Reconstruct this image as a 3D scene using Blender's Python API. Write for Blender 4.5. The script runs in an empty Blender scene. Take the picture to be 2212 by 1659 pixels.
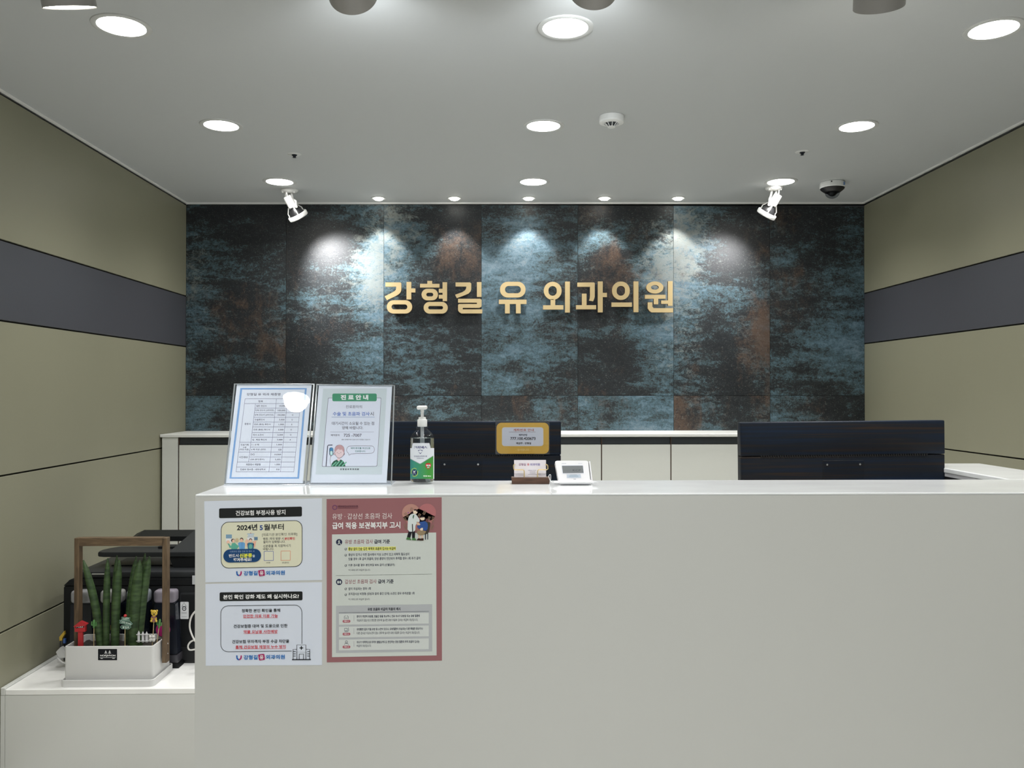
import bpy, bmesh, math, random
from mathutils import Vector, Matrix, Euler

# ---------------------------------------------------------------- camera
SC = bpy.context.scene
COL = SC.collection
W, H, FPX = 2212.0, 1659.0, 1800.0
YAW, PITCH = math.atan(36 / FPX), math.atan(13.5 / FPX)
CAM = Vector((0, 0, 1.5))
FW = Vector((math.sin(YAW) * math.cos(PITCH), math.cos(YAW) * math.cos(PITCH), math.sin(PITCH)))
RT = Vector((math.cos(YAW), -math.sin(YAW), 0))
UP = RT.cross(FW)
cd = bpy.data.cameras.new('camera')
cam = bpy.data.objects.new('camera', cd)
COL.objects.link(cam)
cd.sensor_fit = 'HORIZONTAL'; cd.sensor_width = 36; cd.lens = 36 * FPX / W
cd.clip_start = 0.02; cd.clip_end = 60
cam.matrix_world = Matrix((( RT.x, UP.x, -FW.x, CAM.x), (RT.y, UP.y, -FW.y, CAM.y), (RT.z, UP.z, -FW.z, CAM.z), (0, 0, 0, 1)))
SC.camera = cam
SC.view_settings.view_transform = 'Standard'
SC.view_settings.look = 'None'
SC.view_settings.gamma = 1
SC.view_settings.use_curve_mapping = False
SC.view_settings.exposure = 0.0
SC.cycles.max_bounces = 8; SC.cycles.diffuse_bounces = 5; SC.cycles.transparent_max_bounces = 16
wd = bpy.data.worlds.new('world'); SC.world = wd; wd.use_nodes = True
wd.node_tree.nodes['Background'].inputs[0].default_value = (0.5, 0.52, 0.55, 1)
wd.node_tree.nodes['Background'].inputs[1].default_value = 0.05

LAMP = 22.0          # brightness of the downlight diffusers
MINI = 20.0          # power of the small wall washers
SPOTP = 80.0         # power of the two bracket spotlights
TRACKP = 30.0        # power of the track heads
DOWN = 52.0           # beam of each downlight
FILL_GLOW = 0.45         # glow of the unseen front added behind the viewer as fill light

# ---------------------------------------------------------------- rays (photo pixel -> point at a real depth)
def ray(px, py):
    return FW + RT * ((px - W / 2) / FPX) + UP * ((H / 2 - py) / FPX)
def atY(px, py, y):
    d = ray(px, py); return CAM + d * (y / d.y)
def atZ(px, py, z):
    d = ray(px, py); return CAM + d * ((z - CAM.z) / d.z)

# ---------------------------------------------------------------- materials
def lin(c):
    return tuple(((v / 255) / 12.92 if v / 255 <= 0.04045 else ((v / 255 + 0.055) / 1.055) ** 2.4) for v in c)
_m = {}
def mat(name, c, rough=0.5, metal=0.0, spec=0.5, bump=None, emit=None, coat=0, var=None):
    if name in _m: return _m[name]
    m = bpy.data.materials.new(name); m.use_nodes = True
    nt = m.node_tree; b = nt.nodes['Principled BSDF']
    c = tuple(min(0.95, v) for v in c)
    b.inputs['Base Color'].default_value = (*c, 1)
    b.inputs['Roughness'].default_value = rough
    b.inputs['Metallic'].default_value = metal
    b.inputs['Specular IOR Level'].default_value = spec
    b.inputs['Coat Weight'].default_value = coat
    if emit:
        b.inputs['Emission Color'].default_value = (*emit[0], 1)
        b.inputs['Emission Strength'].default_value = emit[1]
    if bump or var:
        tc = nt.nodes.new('ShaderNodeTexCoord')
        if bump:
            n = nt.nodes.new('ShaderNodeTexNoise'); n.inputs['Scale'].default_value = bump[0]; n.inputs['Detail'].default_value = 4
            nt.links.new(tc.outputs['Object'], n.inputs['Vector'])
            bp = nt.nodes.new('ShaderNodeBump'); bp.inputs['Strength'].default_value = bump[1]; bp.inputs['Distance'].default_value = 0.002
            nt.links.new(n.outputs[0], bp.inputs['Height']); nt.links.new(bp.outputs[0], b.inputs['Normal'])
        if var:   # (scale, strength, stretch xyz)
            mp = nt.nodes.new('ShaderNodeMapping'); mp.inputs['Scale'].default_value = var[2]
            nt.links.new(tc.outputs['Object'], mp.inputs[0])
            n2 = nt.nodes.new('ShaderNodeTexNoise'); n2.inputs['Scale'].default_value = var[0]; n2.inputs['Detail'].default_value = 5
            nt.links.new(mp.outputs[0], n2.inputs['Vector'])
            r = nt.nodes.new('ShaderNodeValToRGB')
            lo = tuple(v * (1 - var[1]) for v in c); hi = tuple(min(0.98, v * (1 + var[1])) for v in c)
            r.color_ramp.elements[0].position = 0.3; r.color_ramp.elements[0].color = (*lo, 1)
            r.color_ramp.elements[1].position = 0.7; r.color_ramp.elements[1].color = (*hi, 1)
            nt.links.new(n2.outputs[0], r.inputs[0]); nt.links.new(r.outputs[0], b.inputs['Base Color'])
    _m[name] = m
    return m

def clear(name, tint, refl=0.04, rough=0.02, opac=0.0, oc=(1, 1, 1)):
    """thin clear plastic: straight-through transparency with a fresnel reflection"""
    if name in _m: return _m[name]
    m = bpy.data.materials.new(name); m.use_nodes = True
    nt = m.node_tree; nt.nodes.clear()
    out = nt.nodes.new('ShaderNodeOutputMaterial')
    t = nt.nodes.new('ShaderNodeBsdfTransparent'); t.inputs[0].default_value = (*tint, 1)
    g = nt.nodes.new('ShaderNodeBsdfGlossy'); g.inputs['Roughness'].default_value = rough
    f = nt.nodes.new('ShaderNodeFresnel'); f.inputs[0].default_value = 1.45
    mx = nt.nodes.new('ShaderNodeMixShader')
    geo = nt.nodes.new('ShaderNodeNewGeometry'); iv = nt.nodes.new('ShaderNodeMath'); iv.operation = 'SUBTRACT'; iv.inputs[0].default_value = 1
    ml = nt.nodes.new('ShaderNodeMath'); ml.operation = 'MULTIPLY'
    nt.links.new(geo.outputs['Backfacing'], iv.inputs[1]); nt.links.new(iv.outputs[0], ml.inputs[0]); nt.links.new(f.outputs[0], ml.inputs[1])
    nt.links.new(ml.outputs[0], mx.inputs[0]); nt.links.new(g.outputs[0], mx.inputs[2])
    if opac:
        d = nt.nodes.new('ShaderNodeBsdfDiffuse'); d.inputs[0].default_value = (*oc, 1)
        m2 = nt.nodes.new('ShaderNodeMixShader'); m2.inputs[0].default_value = opac
        nt.links.new(t.outputs[0], m2.inputs[1]); nt.links.new(d.outputs[0], m2.inputs[2])
        nt.links.new(m2.outputs[0], mx.inputs[1])
    else:
        nt.links.new(t.outputs[0], mx.inputs[1])
    nt.links.new(mx.outputs[0], out.inputs[0])
    _m[name] = m
    return m

def wood(name, c1, c2, axis=(1, 1, 14), scale=6):
    if name in _m: return _m[name]
    m = bpy.data.materials.new(name); m.use_nodes = True
    nt = m.node_tree; b = nt.nodes['Principled BSDF']; b.inputs['Roughness'].default_value = 0.5
    tc = nt.nodes.new('ShaderNodeTexCoord'); mp = nt.nodes.new('ShaderNodeMapping'); mp.inputs['Scale'].default_value = axis
    n = nt.nodes.new('ShaderNodeTexNoise'); n.inputs['Scale'].default_value = scale; n.inputs['Detail'].default_value = 8; n.inputs['Distortion'].default_value = 0.6
    r = nt.nodes.new('ShaderNodeValToRGB')
    r.color_ramp.elements[0].position = 0.3; r.color_ramp.elements[0].color = (*c1, 1)
    r.color_ramp.elements[1].position = 0.68; r.color_ramp.elements[1].color = (*c2, 1)
    nt.links.new(tc.outputs['Object'], mp.inputs[0]); nt.links.new(mp.outputs[0], n.inputs['Vector'])
    nt.links.new(n.outputs[0], r.inputs[0]); nt.links.new(r.outputs[0], b.inputs['Base Color'])
    _m[name] = m
    return m

# ---------------------------------------------------------------- mesh helpers
def wloc(o):
    v = Vector((0, 0, 0))
    while o: v = v + o.location; o = o.parent
    return v
def obj(name, bm, m, parent=None, smooth=False, off=None):
    """link a bmesh given in world coordinates as one object (optionally as a child)"""
    me = bpy.data.meshes.new(name)
    o = off if off is not None else (wloc(parent) if parent else Vector((0, 0, 0)))
    if o.length > 0: bmesh.ops.translate(bm, verts=bm.verts, vec=-o)
    bm.to_mesh(me); bm.free()
    if m: me.materials.append(m)
    if smooth:
        for p in me.polygons: p.use_smooth = True
        try: me.set_sharp_from_angle(angle=math.radians(38))
        except Exception: pass
    ob = bpy.data.objects.new(name, me)
    COL.objects.link(ob)
    if parent: ob.parent = parent
    elif off is not None: ob.location = off
    return ob
def thing(name, label, cat, loc=(0, 0, 0), group=None):
    o = bpy.data.objects.new(name, None); COL.objects.link(o); o.location = loc; o.empty_display_size = 0.05
    o['label'] = label; o['category'] = cat
    if group: o['group'] = group
    return o
def tag(o, label, cat, group=None):
    o['label'] = label; o['category'] = cat
    if group: o['group'] = group
    return o
def structure(o): o['kind'] = 'structure'; return o
def dup(root, loc, label=None):
    def cp(o, par):
        c = o.copy(); COL.objects.link(c)
        if par: c.parent = par
        for ch in list(o.children): cp(ch, c)
        return c
    r = cp(root, None); r.location = loc
    if label: r['label'] = label
    return r
def BM(): return bmesh.new()
def bx(bm, x0, x1, y0, y1, z0, z1, bev=0, seg=2):
    vs = [bm.verts.new((x, y, z)) for z in (z0, z1) for y in (y0, y1) for x in (x0, x1)]
    fs = [(0, 2, 3, 1), (4, 5, 7, 6), (0, 1, 5, 4), (2, 6, 7, 3), (0, 4, 6, 2), (1, 3, 7, 5)]
    F = [bm.faces.new([vs[i] for i in f]) for f in fs]
    if bev:
        es = list({e for f in F for e in f.edges})
        bmesh.ops.bevel(bm, geom=es, offset=bev, segments=seg, profile=0.5, affect='EDGES')
    return bm
def frame(a):
    a = Vector(a).normalized()
    u = a.cross(Vector((0, 0, 1)))
    if u.length < 1e-4: u = Vector((1, 0, 0))
    u.normalize(); return u, a.cross(u), a
def cyl(bm, p0, p1, r0, r1=None, seg=20, cap=True):
    if r1 is None: r1 = r0
    p0, p1 = Vector(p0), Vector(p1); u, v, a = frame(p1 - p0)
    A = [bm.verts.new(p0 + u * r0 * math.cos(t) + v * r0 * math.sin(t)) for t in [2 * math.pi * i / seg for i in range(seg)]]
    B = [bm.verts.new(p1 + u * r1 * math.cos(t) + v * r1 * math.sin(t)) for t in [2 * math.pi * i / seg for i in range(seg)]]
    for i in range(seg): bm.faces.new((A[i], A[(i + 1) % seg], B[(i + 1) % seg], B[i]))
    if cap: bm.faces.new(A[::-1]); bm.faces.new(B)
    return bm
def lathe(bm, prof, c=(0, 0, 0), ax=(0, 0, 1), seg=28):
    """prof: list of (radius, height along ax)"""
    c = Vector(c); u, v, a = frame(ax); R = []
    for r, h in prof:
        if r < 1e-6: R.append([bm.verts.new(c + a * h)])
        else: R.append([bm.verts.new(c + a * h + u * r * math.cos(2 * math.pi * i / seg) + v * r * math.sin(2 * math.pi * i / seg)) for i in range(seg)])
    for k in range(len(R) - 1):
        A, B = R[k], R[k + 1]
        for i in range(seg):
            j = (i + 1) % seg
            if len(A) == 1 and len(B) == 1: continue
            if len(A) == 1: bm.faces.new((A[0], B[j], B[i]))
            elif len(B) == 1: bm.faces.new((A[i], A[j], B[0]))
            else: bm.faces.new((A[i], A[j], B[j], B[i]))
    return bm
def tube(bm, pts, r, seg=8):
    pts = [Vector(p) for p in pts]; R = []; u = None
    for i, p in enumerate(pts):
        d = (pts[min(i + 1, len(pts) - 1)] - pts[max(i - 1, 0)]).normalized()
        if u is None: u, v, _ = frame(d)
        u = (u - d * u.dot(d)).normalized(); v = d.cross(u)
        rr = r[i] if isinstance(r, (list, tuple)) else r
        R.append([bm.verts.new(p + u * rr * math.cos(2 * math.pi * k / seg) + v * rr * math.sin(2 * math.pi * k / seg)) for k in range(seg)])
    for A, B in zip(R, R[1:]):
        for k in range(seg): bm.faces.new((A[k], A[(k + 1) % seg], B[(k + 1) % seg], B[k]))
    bm.faces.new(R[0][::-1]); bm.faces.new(R[-1])
    return bm
def spline(P, n=8):
    P = [Vector(p) for p in P]; out = []
    for i in range(len(P) - 1):
        a = P[max(i - 1, 0)]; b = P[i]; c = P[i + 1]; d = P[min(i + 2, len(P) - 1)]
        for k in range(n):
            t = k / n
            out.append(0.5 * ((2 * b) + (c - a) * t + (2 * a - 5 * b + 4 * c - d) * t * t + (3 * b - a - 3 * c + d) * t ** 3))
    out.append(P[-1]); return out
def prism(bm, pts, vec):
    """polygon (3-D points) pushed along vec"""
    A = [bm.verts.new(p) for p in pts]; B = [bm.verts.new(Vector(p) + Vector(vec)) for p in pts]; n = len(A)
    bm.faces.new(A); bm.faces.new(B[::-1])
    for i in range(n): bm.faces.new((A[(i + 1) % n], A[i], B[i], B[(i + 1) % n]))
    return bm
def rr2(x0, y0, x1, y1, r, n=6):
    r = min(r, (x1 - x0) / 2, (y1 - y0) / 2); out = []
    for cx, cy, a0 in ((x1 - r, y0 + r, -90), (x1 - r, y1 - r, 0), (x0 + r, y1 - r, 90), (x0 + r, y0 + r, 180)):
        for k in range(n + 1):
            a = math.radians(a0 + 90 * k / n); out.append((cx + r * math.cos(a), cy + r * math.sin(a)))
    return out
def el2(x0, y0, x1, y1, n=28):
    return [((x0 + x1) / 2 + (x1 - x0) / 2 * math.cos(math.radians(-90) + 2 * math.pi * k / n), (y0 + y1) / 2 + (y1 - y0) / 2 * math.sin(math.radians(-90) + 2 * math.pi * k / n)) for k in range(n)]
def chaikin(P, it=2, closed=True):
    for _ in range(it):
        Q = []
        for i in range(len(P)):
            a, b = P[i], P[(i + 1) % len(P)]
            Q += [(a[0] * .75 + b[0] * .25, a[1] * .75 + b[1] * .25), (a[0] * .25 + b[0] * .75, a[1] * .25 + b[1] * .75)]
        P = Q
    return P

# ---------------------------------------------------------------- flat print on sheets, cards and labels
_jobs = []
def all_text():
    """lines of equal weight are laid out together as one tall text, turned to mesh once and cut into lines"""
    for bold in sorted({j[0] for j in _jobs}):
        J = [j for j in _jobs if j[0] == bold]; bodies = sorted({j[1] for j in J})
        c = bpy.data.curves.new('t', 'FONT'); c.resolution_u = 3; c.offset = bold; c.space_line = 3; c.body = '\n'.join(bodies)
        o = bpy.data.objects.new('t', c); me = bpy.data.meshes.new_from_object(o)
        pitch = 3.0; V = [(v.co.x, v.co.y) for v in me.vertices]
        row = lambda y: int(round((0.35 - y) / pitch))
        D = {b: ([], [], {}) for b in bodies}
        for p in me.polygons:
            r = row(V[p.vertices[0]][1])
            if not 0 <= r < len(bodies): continue
            vs, fs, mp = D[bodies[r]]; f = []
            for i in p.vertices:
                if i not in mp: mp[i] = len(vs); vs.append((V[i][0], V[i][1] + r * pitch))
                f.append(mp[i])
            fs.append(tuple(f))
        for _, body, fn in J: fn(*D[body][:2])
        bpy.data.objects.remove(o); bpy.data.curves.remove(c); bpy.data.meshes.remove(me)
class Sheet:
    """surf(px, py, lift) -> world point; coordinates are read from a crop with origin (ox, oy) and scale s"""
    def __init__(self, parent, surf, ox, oy, s, gain=1.0, slope=0.0, step=0.00018):
        self.p, self.surf, self.o, self.s, self.gain, self.slope, self.step = parent, surf, (ox, oy), s, gain, slope, step
        self.n = 0
    def view(self, ox, oy, s): self.o, self.s = (ox, oy), s; return self
    def W(self, x, y, lay): return self.surf(self.o[0] + x / self.s, self.o[1] + y / self.s, lay * self.step)
    def mat(self, c):
        return mat('print_%d_%d_%d_%d' % (*c, int(self.gain * 100)), tuple(v * self.gain for v in lin(c)), 0.6, spec=0.2)
    def sk(self, P, on=True):
        if not self.slope or not on: return P
        xc = sum(p[0] for p in P) / len(P)
        return [(x, y + self.slope * (x - xc)) for x, y in P]
    def poly(self, P, c, lay=1, name='printed_shape', sk=False):
        bm = BM(); bm.faces.new([bm.verts.new(self.W(x, y, lay)) for x, y in self.sk(P, sk)]); bm.normal_update()
        bmesh.ops.triangulate(bm, faces=bm.faces[:])
        return obj(name, bm, self.mat(c), self.p)
    def rr(self, x0, y0, x1, y1, r, c, lay=1, name='printed_box'):
        return self.poly(rr2(x0, y0, x1, y1, r), c, lay, name, sk=True)
    def ring(self, P, w, c, lay=1, name='printed_outline', closed=True, sk=True):
        P = self.sk(P, sk); n = len(P); bm = BM(); A = []; B = []
        for i in range(n):
            a = P[i - 1] if (i or closed) else P[0]; b = P[(i + 1) % n] if (i < n - 1 or closed) else P[-1]
            dx, dy = b[0] - a[0], b[1] - a[1]; l = math.hypot(dx, dy) or 1
            nx, ny = -dy / l * w / 2, dx / l * w / 2
            A.append(bm.verts.new(self.W(P[i][0] + nx, P[i][1] + ny, lay))); B.append(bm.verts.new(self.W(P[i][0] - nx, P[i][1] - ny, lay)))
        for i in range(n if closed else n - 1):
            j = (i + 1) % n; bm.faces.new((A[i], A[j], B[j], B[i]))
        return obj(name, bm, self.mat(c), self.p)
    def line(self, x0, y0, x1, y1, w, c, lay=1, name='printed_rule'):
        return self.ring([(x0, y0), (x1, y1)], w, c, lay, name, closed=False, sk=False)
    def text(self, body, x0, y0, x1, y1, c, bold=0.0, lay=2, name='printed_text', shear=0.0):
        o_, s_, surf, sl, st, par, m = self.o, self.s, self.surf, self.slope, self.step, self.p, self.mat(c)
        _jobs.append((bold, body, lambda V, F: self.lay(V, F, x0, y0, x1, y1, lay, name, shear, o_, s_, surf, sl, st, par, m)))
    def lay(self, V, F, x0, y0, x1, y1, lay, name, shear, o_, s_, surf, sl, st, par, m):
        ax, bx_ = min(v[0] for v in V), max(v[0] for v in V); ay, by = min(v[1] for v in V), max(v[1] for v in V)
        bm = BM(); vs = []
        xc = (x0 + x1) / 2
        for x, y in V:
            u = x0 + (x - ax) / (bx_ - ax) * (x1 - x0); w = y1 - (y - ay) / max(1e-6, by - ay) * (y1 - y0)
            vs.append(bm.verts.new(surf(o_[0] + (u + shear * (w - y1)) / s_, o_[1] + (w + sl * (u - xc)) / s_, lay * st)))
        for f in F:
            try: bm.faces.new([vs[i] for i in f])
            except ValueError: pass
        return obj(name, bm, m, par)
# ================================================================ the room
XL, XR, YB, YF, ZC0 = -1.917, 2.324, 5.2, -3.2, 2.662
def zc(x): return ZC0 + (x - XL) * 0.005                      # the ceiling rises a little to the right
M_ceil = mat('ceiling_paint', (0.535, 0.555, 0.56), 0.75, bump=(60, 0.05))
M_olive = mat('olive_panel', (0.246, 0.240, 0.170), 0.42, spec=0.45, bump=(220, 0.08), var=(1.2, 0.04, (1, 1, 1)))
M_band = mat('charcoal_panel', (0.062, 0.064, 0.075), 0.4, bump=(220, 0.08))
M_gap = mat('panel_gap', (0.015, 0.014, 0.01), 0.8)
M_white = mat('white_solid_surface', (0.625, 0.632, 0.608), 0.3, spec=0.5)
M_top = mat('white_quartz_top', (0.80, 0.82, 0.83), 0.09, spec=0.55, var=(5, 0.05, (1, 2.2, 1)))
M_shelf = mat('white_shelf_top', (0.86, 0.86, 0.84), 0.22, var=(7, 0.05, (1, 2, 1)))
M_cab = mat('warm_white_laminate', (0.68, 0.69, 0.645), 0.5)
M_cabtop = mat('white_cabinet_top', (0.74, 0.745, 0.71), 0.35)
M_dark = mat('dark_channel', (0.030, 0.036, 0.040), 0.4)
M_brown = mat('brown_edge', (0.06, 0.03, 0.015), 0.6)
M_wall = mat('waiting_room_paint', (0.50, 0.50, 0.49), 0.8)
M_floor = mat('floor_tile', (0.66, 0.65, 0.62), 0.3, var=(2, 0.08, (1, 1, 1)))
M_trim = mat('white_trim', (0.82, 0.82, 0.80), 0.5)

structure(obj('floor', bx(BM(), XL - .1, XR + .1, YF - .1, YB + .1, -0.1, 0), M_floor))
bm = BM()
prism(bm, [(XL - .1, YF - .1, zc(XL - .1)), (XR + .1, YF - .1, zc(XR + .1)), (XR + .1, YF - .1, zc(XR + .1) + .1), (XL - .1, YF - .1, zc(XL - .1) + .1)], (0, YB - YF + .2, 0))
bmesh.ops.recalc_face_normals(bm, faces=bm.faces)
structure(obj('ceiling', bm, M_ceil))
structure(obj('wall_front', bx(BM(), XL - .1, XR + .1, YF - .1, YF, 0, 2.66), M_wall))
M_fill = mat('fill_light_glass', (.8, .9, 1), .2, emit=((.80, .90, 1.0), FILL_GLOW))
fill_win = structure(bpy.data.objects.new('added_window_1', None)); COL.objects.link(fill_win); fill_win.location = (.2, YF, .3)  # unseen glowing glazed front, added to lift the light level
for k in range(3):
    x0 = -1.55 + k * 1.17
    obj('glow_pane', bx(BM(), x0 + .03, x0 + 1.14, YF + .012, YF + .018, .33, 2.37), M_fill, fill_win)
    for (a, b, c, d) in ((x0, x0 + .03, .3, 2.4), (x0 + 1.14, x0 + 1.17, .3, 2.4), (x0 + .03, x0 + 1.14, .3, .33), (x0 + .03, x0 + 1.14, 2.37, 2.4)):
        obj('frame_bar', bx(BM(), a, b, YF + .001, YF + .05, c, d), mat('added_window_frame', (.3, .3, .3), .4), fill_win)

def side_wall(name, x, sgn, joints, zr):
    w = structure(obj(name, bx(BM(), min(x + sgn * .012, x + sgn * .12), max(x + sgn * .012, x + sgn * .12), YF, YB + .1, 0, 2.655), M_gap))
    zs = [0.0] + joints + [zr]
    for i in range(len(zs) - 1):
        g = 0.0035
        m = M_band if i == len(zs) - 3 else M_olive
        for (ya, yb) in ((YF, -1.22), (-1.215, 0.98), (0.985, YB)):
            bm = bx(BM(), min(x, x + sgn * .012), max(x, x + sgn * .012), ya, yb, zs[i] + g, zs[i + 1] - g, 0.0012, 1)
            o = obj('panel', bm, m, w)
            if i == len(zs) - 3: o['label'] = 'charcoal grey band panel'
    return w
wl = side_wall('wall_left', XL, -1, [0.558, 1.167, 1.770, 2.084], 2.650)
wr = side_wall('wall_right', XR, 1, [0.58, 1.196, 1.793, 2.110], 2.668)
# white shadow-gap trim along the ceiling
structure(obj('trim_1', prism(BM(), [(XL, YF, zc(XL)), (XL + .012, YF, zc(XL)), (XL + .012, YF, zc(XL) - .007), (XL, YF, zc(XL) - .007)], (0, YB - YF, 0)), M_trim))
structure(obj('trim_2', prism(BM(), [(XR, YF, zc(XR)), (XR - .012, YF, zc(XR)), (XR - .012, YF, zc(XR) - .007), (XR, YF, zc(XR) - .007)], (0, YB - YF, 0)), M_trim))
structure(obj('trim_3', prism(BM(), [(XL, YB, zc(XL)), (XL, YB - .012, zc(XL)), (XL, YB - .012, zc(XL) - .009), (XL, YB, zc(XL) - .009)], (XR - XL, 0, 0.0212)), M_trim))

# ---------------------------------------------------------------- patina tiles on the back wall
def tile_material():
    m = bpy.data.materials.new('patina_tile'); m.use_nodes = True
    nt = m.node_tree; N = nt.nodes; L = nt.links; b = N['Principled BSDF']
    at = N.new('ShaderNodeAttribute'); at.attribute_name = 'patina'
    sep = N.new('ShaderNodeSeparateColor'); L.new(at.outputs['Color'], sep.inputs[0])
    tc = N.new('ShaderNodeTexCoord'); oi = N.new('ShaderNodeObjectInfo')
    add = N.new('ShaderNodeVectorMath'); add.operation = 'ADD'
    mul = N.new('ShaderNodeMath'); mul.operation = 'MULTIPLY'; mul.inputs[1].default_value = 37.0
    L.new(oi.outputs['Random'], mul.inputs[0]); L.new(tc.outputs['Object'], add.inputs[0]); L.new(mul.outputs[0], add.inputs[1])
    def noise(scale, det, rough, st, dist=0.0):
        mp = N.new('ShaderNodeMapping'); mp.inputs['Scale'].default_value = st
        n = N.new('ShaderNodeTexNoise'); n.inputs['Scale'].default_value = scale; n.inputs['Detail'].default_value = det
        n.inputs['Roughness'].default_value = rough; n.inputs['Distortion'].default_value = dist
        L.new(add.outputs[0], mp.inputs[0]); L.new(mp.outputs[0], n.inputs['Vector']); return n.outputs[0]
    def math_(op, a, bb):
        n = N.new('ShaderNodeMath'); n.operation = op
        for i, v in enumerate((a, bb)):
            if isinstance(v, (int, float)): n.inputs[i].default_value = v
            else: L.new(v, n.inputs[i])
        return n.outputs[0]
    big = noise(3.2, 8, 0.62, (1, 1, 3.0), 0.5)
    streak = noise(10, 9, 0.74, (0.75, 1, 2.4), 1.1)
    fine = noise(42, 7, 0.8, (1, 1, 1.2), 1.2)
    pit = noise(120, 3, 0.6, (1, 1, 1), 2.0)
    v = math_('ADD', math_('MULTIPLY', sep.outputs[0], 1.0), math_('MULTIPLY', math_('SUBTRACT', big, 0.5), 1.1))
    v = math_('ADD', v, math_('MULTIPLY', math_('SUBTRACT', streak, 0.5), 1.1))
    v = math_('ADD', v, math_('MULTIPLY', math_('SUBTRACT', fine, 0.5), 1.5))
    v = math_('ADD', v, math_('MULTIPLY', math_('SUBTRACT', pit, 0.5), 0.45))
    rp = N.new('ShaderNodeValToRGB'); cr = rp.color_ramp
    cols = [(0.0, (0.009, 0.011, 0.013)), (0.36, (0.016, 0.019, 0.021)), (0.41, (0.034, 0.050, 0.054)), (0.55, (0.052, 0.090, 0.106)),
            (0.74, (0.082, 0.140, 0.180)), (0.98, (0.150, 0.205, 0.240))]
    while len(cr.elements) < len(cols): cr.elements.new(0.5)
    for e, (p, c) in zip(cr.elements, cols): e.position = p; e.color = (*c, 1)
    L.new(v, rp.inputs[0])
    # rust and pale lichen-like bloom
    def mixin(base, fac, col):
        mx = N.new('ShaderNodeMix'); mx.data_type = 'RGBA'; L.new(fac, mx.inputs[0]); L.new(base, mx.inputs[6]); mx.inputs[7].default_value = (*col, 1); return mx.outputs[2]
    def band(x, lo, hi):
        mr = N.new('ShaderNodeMapRange'); mr.inputs[1].default_value = lo; mr.inputs[2].default_value = hi; L.new(x, mr.inputs[0]); return mr.outputs[0]
    rn = noise(7, 9, 0.72, (1.6, 1, 0.8), 0.6)
    ru = math_('ADD', sep.outputs[1], math_('ADD', math_('MULTIPLY', math_('SUBTRACT', rn, 0.5), 1.8), math_('MULTIPLY', math_('SUBTRACT', fine, 0.5), 1.6)))
    c1 = mixin(rp.outputs[0], math_('MULTIPLY', band(ru, 0.29, 0.78), 0.85), (0.080, 0.050, 0.034))
    pn = noise(16, 8, 0.7, (0.8, 1, 1.4), 1.0)
    pa = math_('ADD', sep.outputs[2], math_('ADD', math_('MULTIPLY', math_('SUBTRACT', pn, 0.5), 2.0), math_('MULTIPLY', math_('SUBTRACT', fine, 0.5), 1.4)))
    c2 = mixin(c1, math_('MULTIPLY', band(pa, 0.39, 0.74), 0.75), (0.185, 0.200, 0.185))
    fl = noise(150, 2, 0.5, (1, 1, 1.6), 1.0)
    c3 = mixin(c2, math_('MULTIPLY', band(fl, 0.64, 0.70), 0.55), (0.19, 0.20, 0.19))
    c4 = mixin(c3, math_('MULTIPLY', band(pit, 0.36, 0.30), 0.6), (0.02, 0.02, 0.02))
    L.new(c4, b.inputs['Base Color'])
    b.inputs['Roughness'].default_value = 0.42
    b.inputs['Specular IOR Level'].default_value = 0.36
    bp = N.new('ShaderNodeBump'); bp.inputs['Strength'].default_value = 0.55; bp.inputs['Distance'].default_value = 0.0020
    hh = math_('ADD', math_('MULTIPLY', fine, 0.7), math_('MULTIPLY', pit, 0.6))
    L.new(hh, bp.inputs['Height']); L.new(bp.outputs[0], b.inputs['Normal'])
    return m
M_tile = tile_material()
# printed pattern of each tile, 4 columns x 10 rows: blue patina / rust / pale bloom, 0..9
T = [
 (["2121","3212","4432","5443","5314","5203","5314","4323","3323","3212"], ["0101","0000","1000","1010","2221","2342","1344","1225","2103","2003"], ["1000","2000","3100","4110","4100","3000","3100","2000","3000","2000"]),
 (["2345","1016","1128","2338","3448","3457","2235","1146","1256","1324"], ["0110","1100","1001","2101","2112","2222","2210","1210","0000","0000"], ["0023","0015","0027","0137","1236","1224","0013","0002","0012","0001"]),
 (["5311","7511","7532","7411","5212","3111","4442","4553","4543","3432"], ["1011","2244","2155","1144","1122","1112","0000","0101","0000","1112"], ["5200","6300","5100","4000","3000","1000","1100","1110","1110","0000"]),
 (["4533","5864","6874","7864","7753","7654","6644","5654","6453","5533"], ["0112","0021","0121","0112","0112","0112","1112","0112","0111","0222"], ["0110","2420","2311","2211","1200","1100","0001","0000","1001","0000"]),
 (["2113","5535","5258","3158","2138","2147","4456","2146","3245","1235"], ["4121","3233","2523","2543","3533","2111","1212","1111","1211","2100"], ["2012","3214","2036","1027","1027","0026","1113","0013","0003","0002"]),
 (["7422","8511","8313","8323","7544","6343","5334","5214","4204","4303"], ["2112","4002","4103","3212","2123","2115","2216","3227","2124","3113"], ["5300","7400","7300","6200","5200","4110","3100","3100","2000","2000"]),
 (["2113","3224","4334","3245","4354","3335","3456","4567","4355","4334"], ["4001","3000","2100","3300","2310","3300","2200","0110","0010","0110"], ["0000","1000","1110","0010","0010","0011","0001","0001","1001","1000"]),
]
B = [(["5433","5433"], ["1110","1110"], ["2100","2100"]), (["3333","3333"], ["0000","0000"], ["0000","0000"]),
     (["2453","2442"], ["3100","4110"], ["1110","1000"]), (["2154","4253"], ["1323","1322"], ["0000","1100"]),
     (["5476","5576"], ["2310","1210"], ["2110","1100"]), (["3423","3523"], ["6214","6312"], ["2101","2102"]), (["5422","5323"], ["2221","2332"], ["1000","1000"])]
xs = [402, 618, 829, 1040, 1248, 1455, 1663, 1867]
XS = [XL] + [atY(x, 600, YB).x for x in xs[1:-1]] + [XR]
ZT, ZM = 2.658, 1.466
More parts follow.
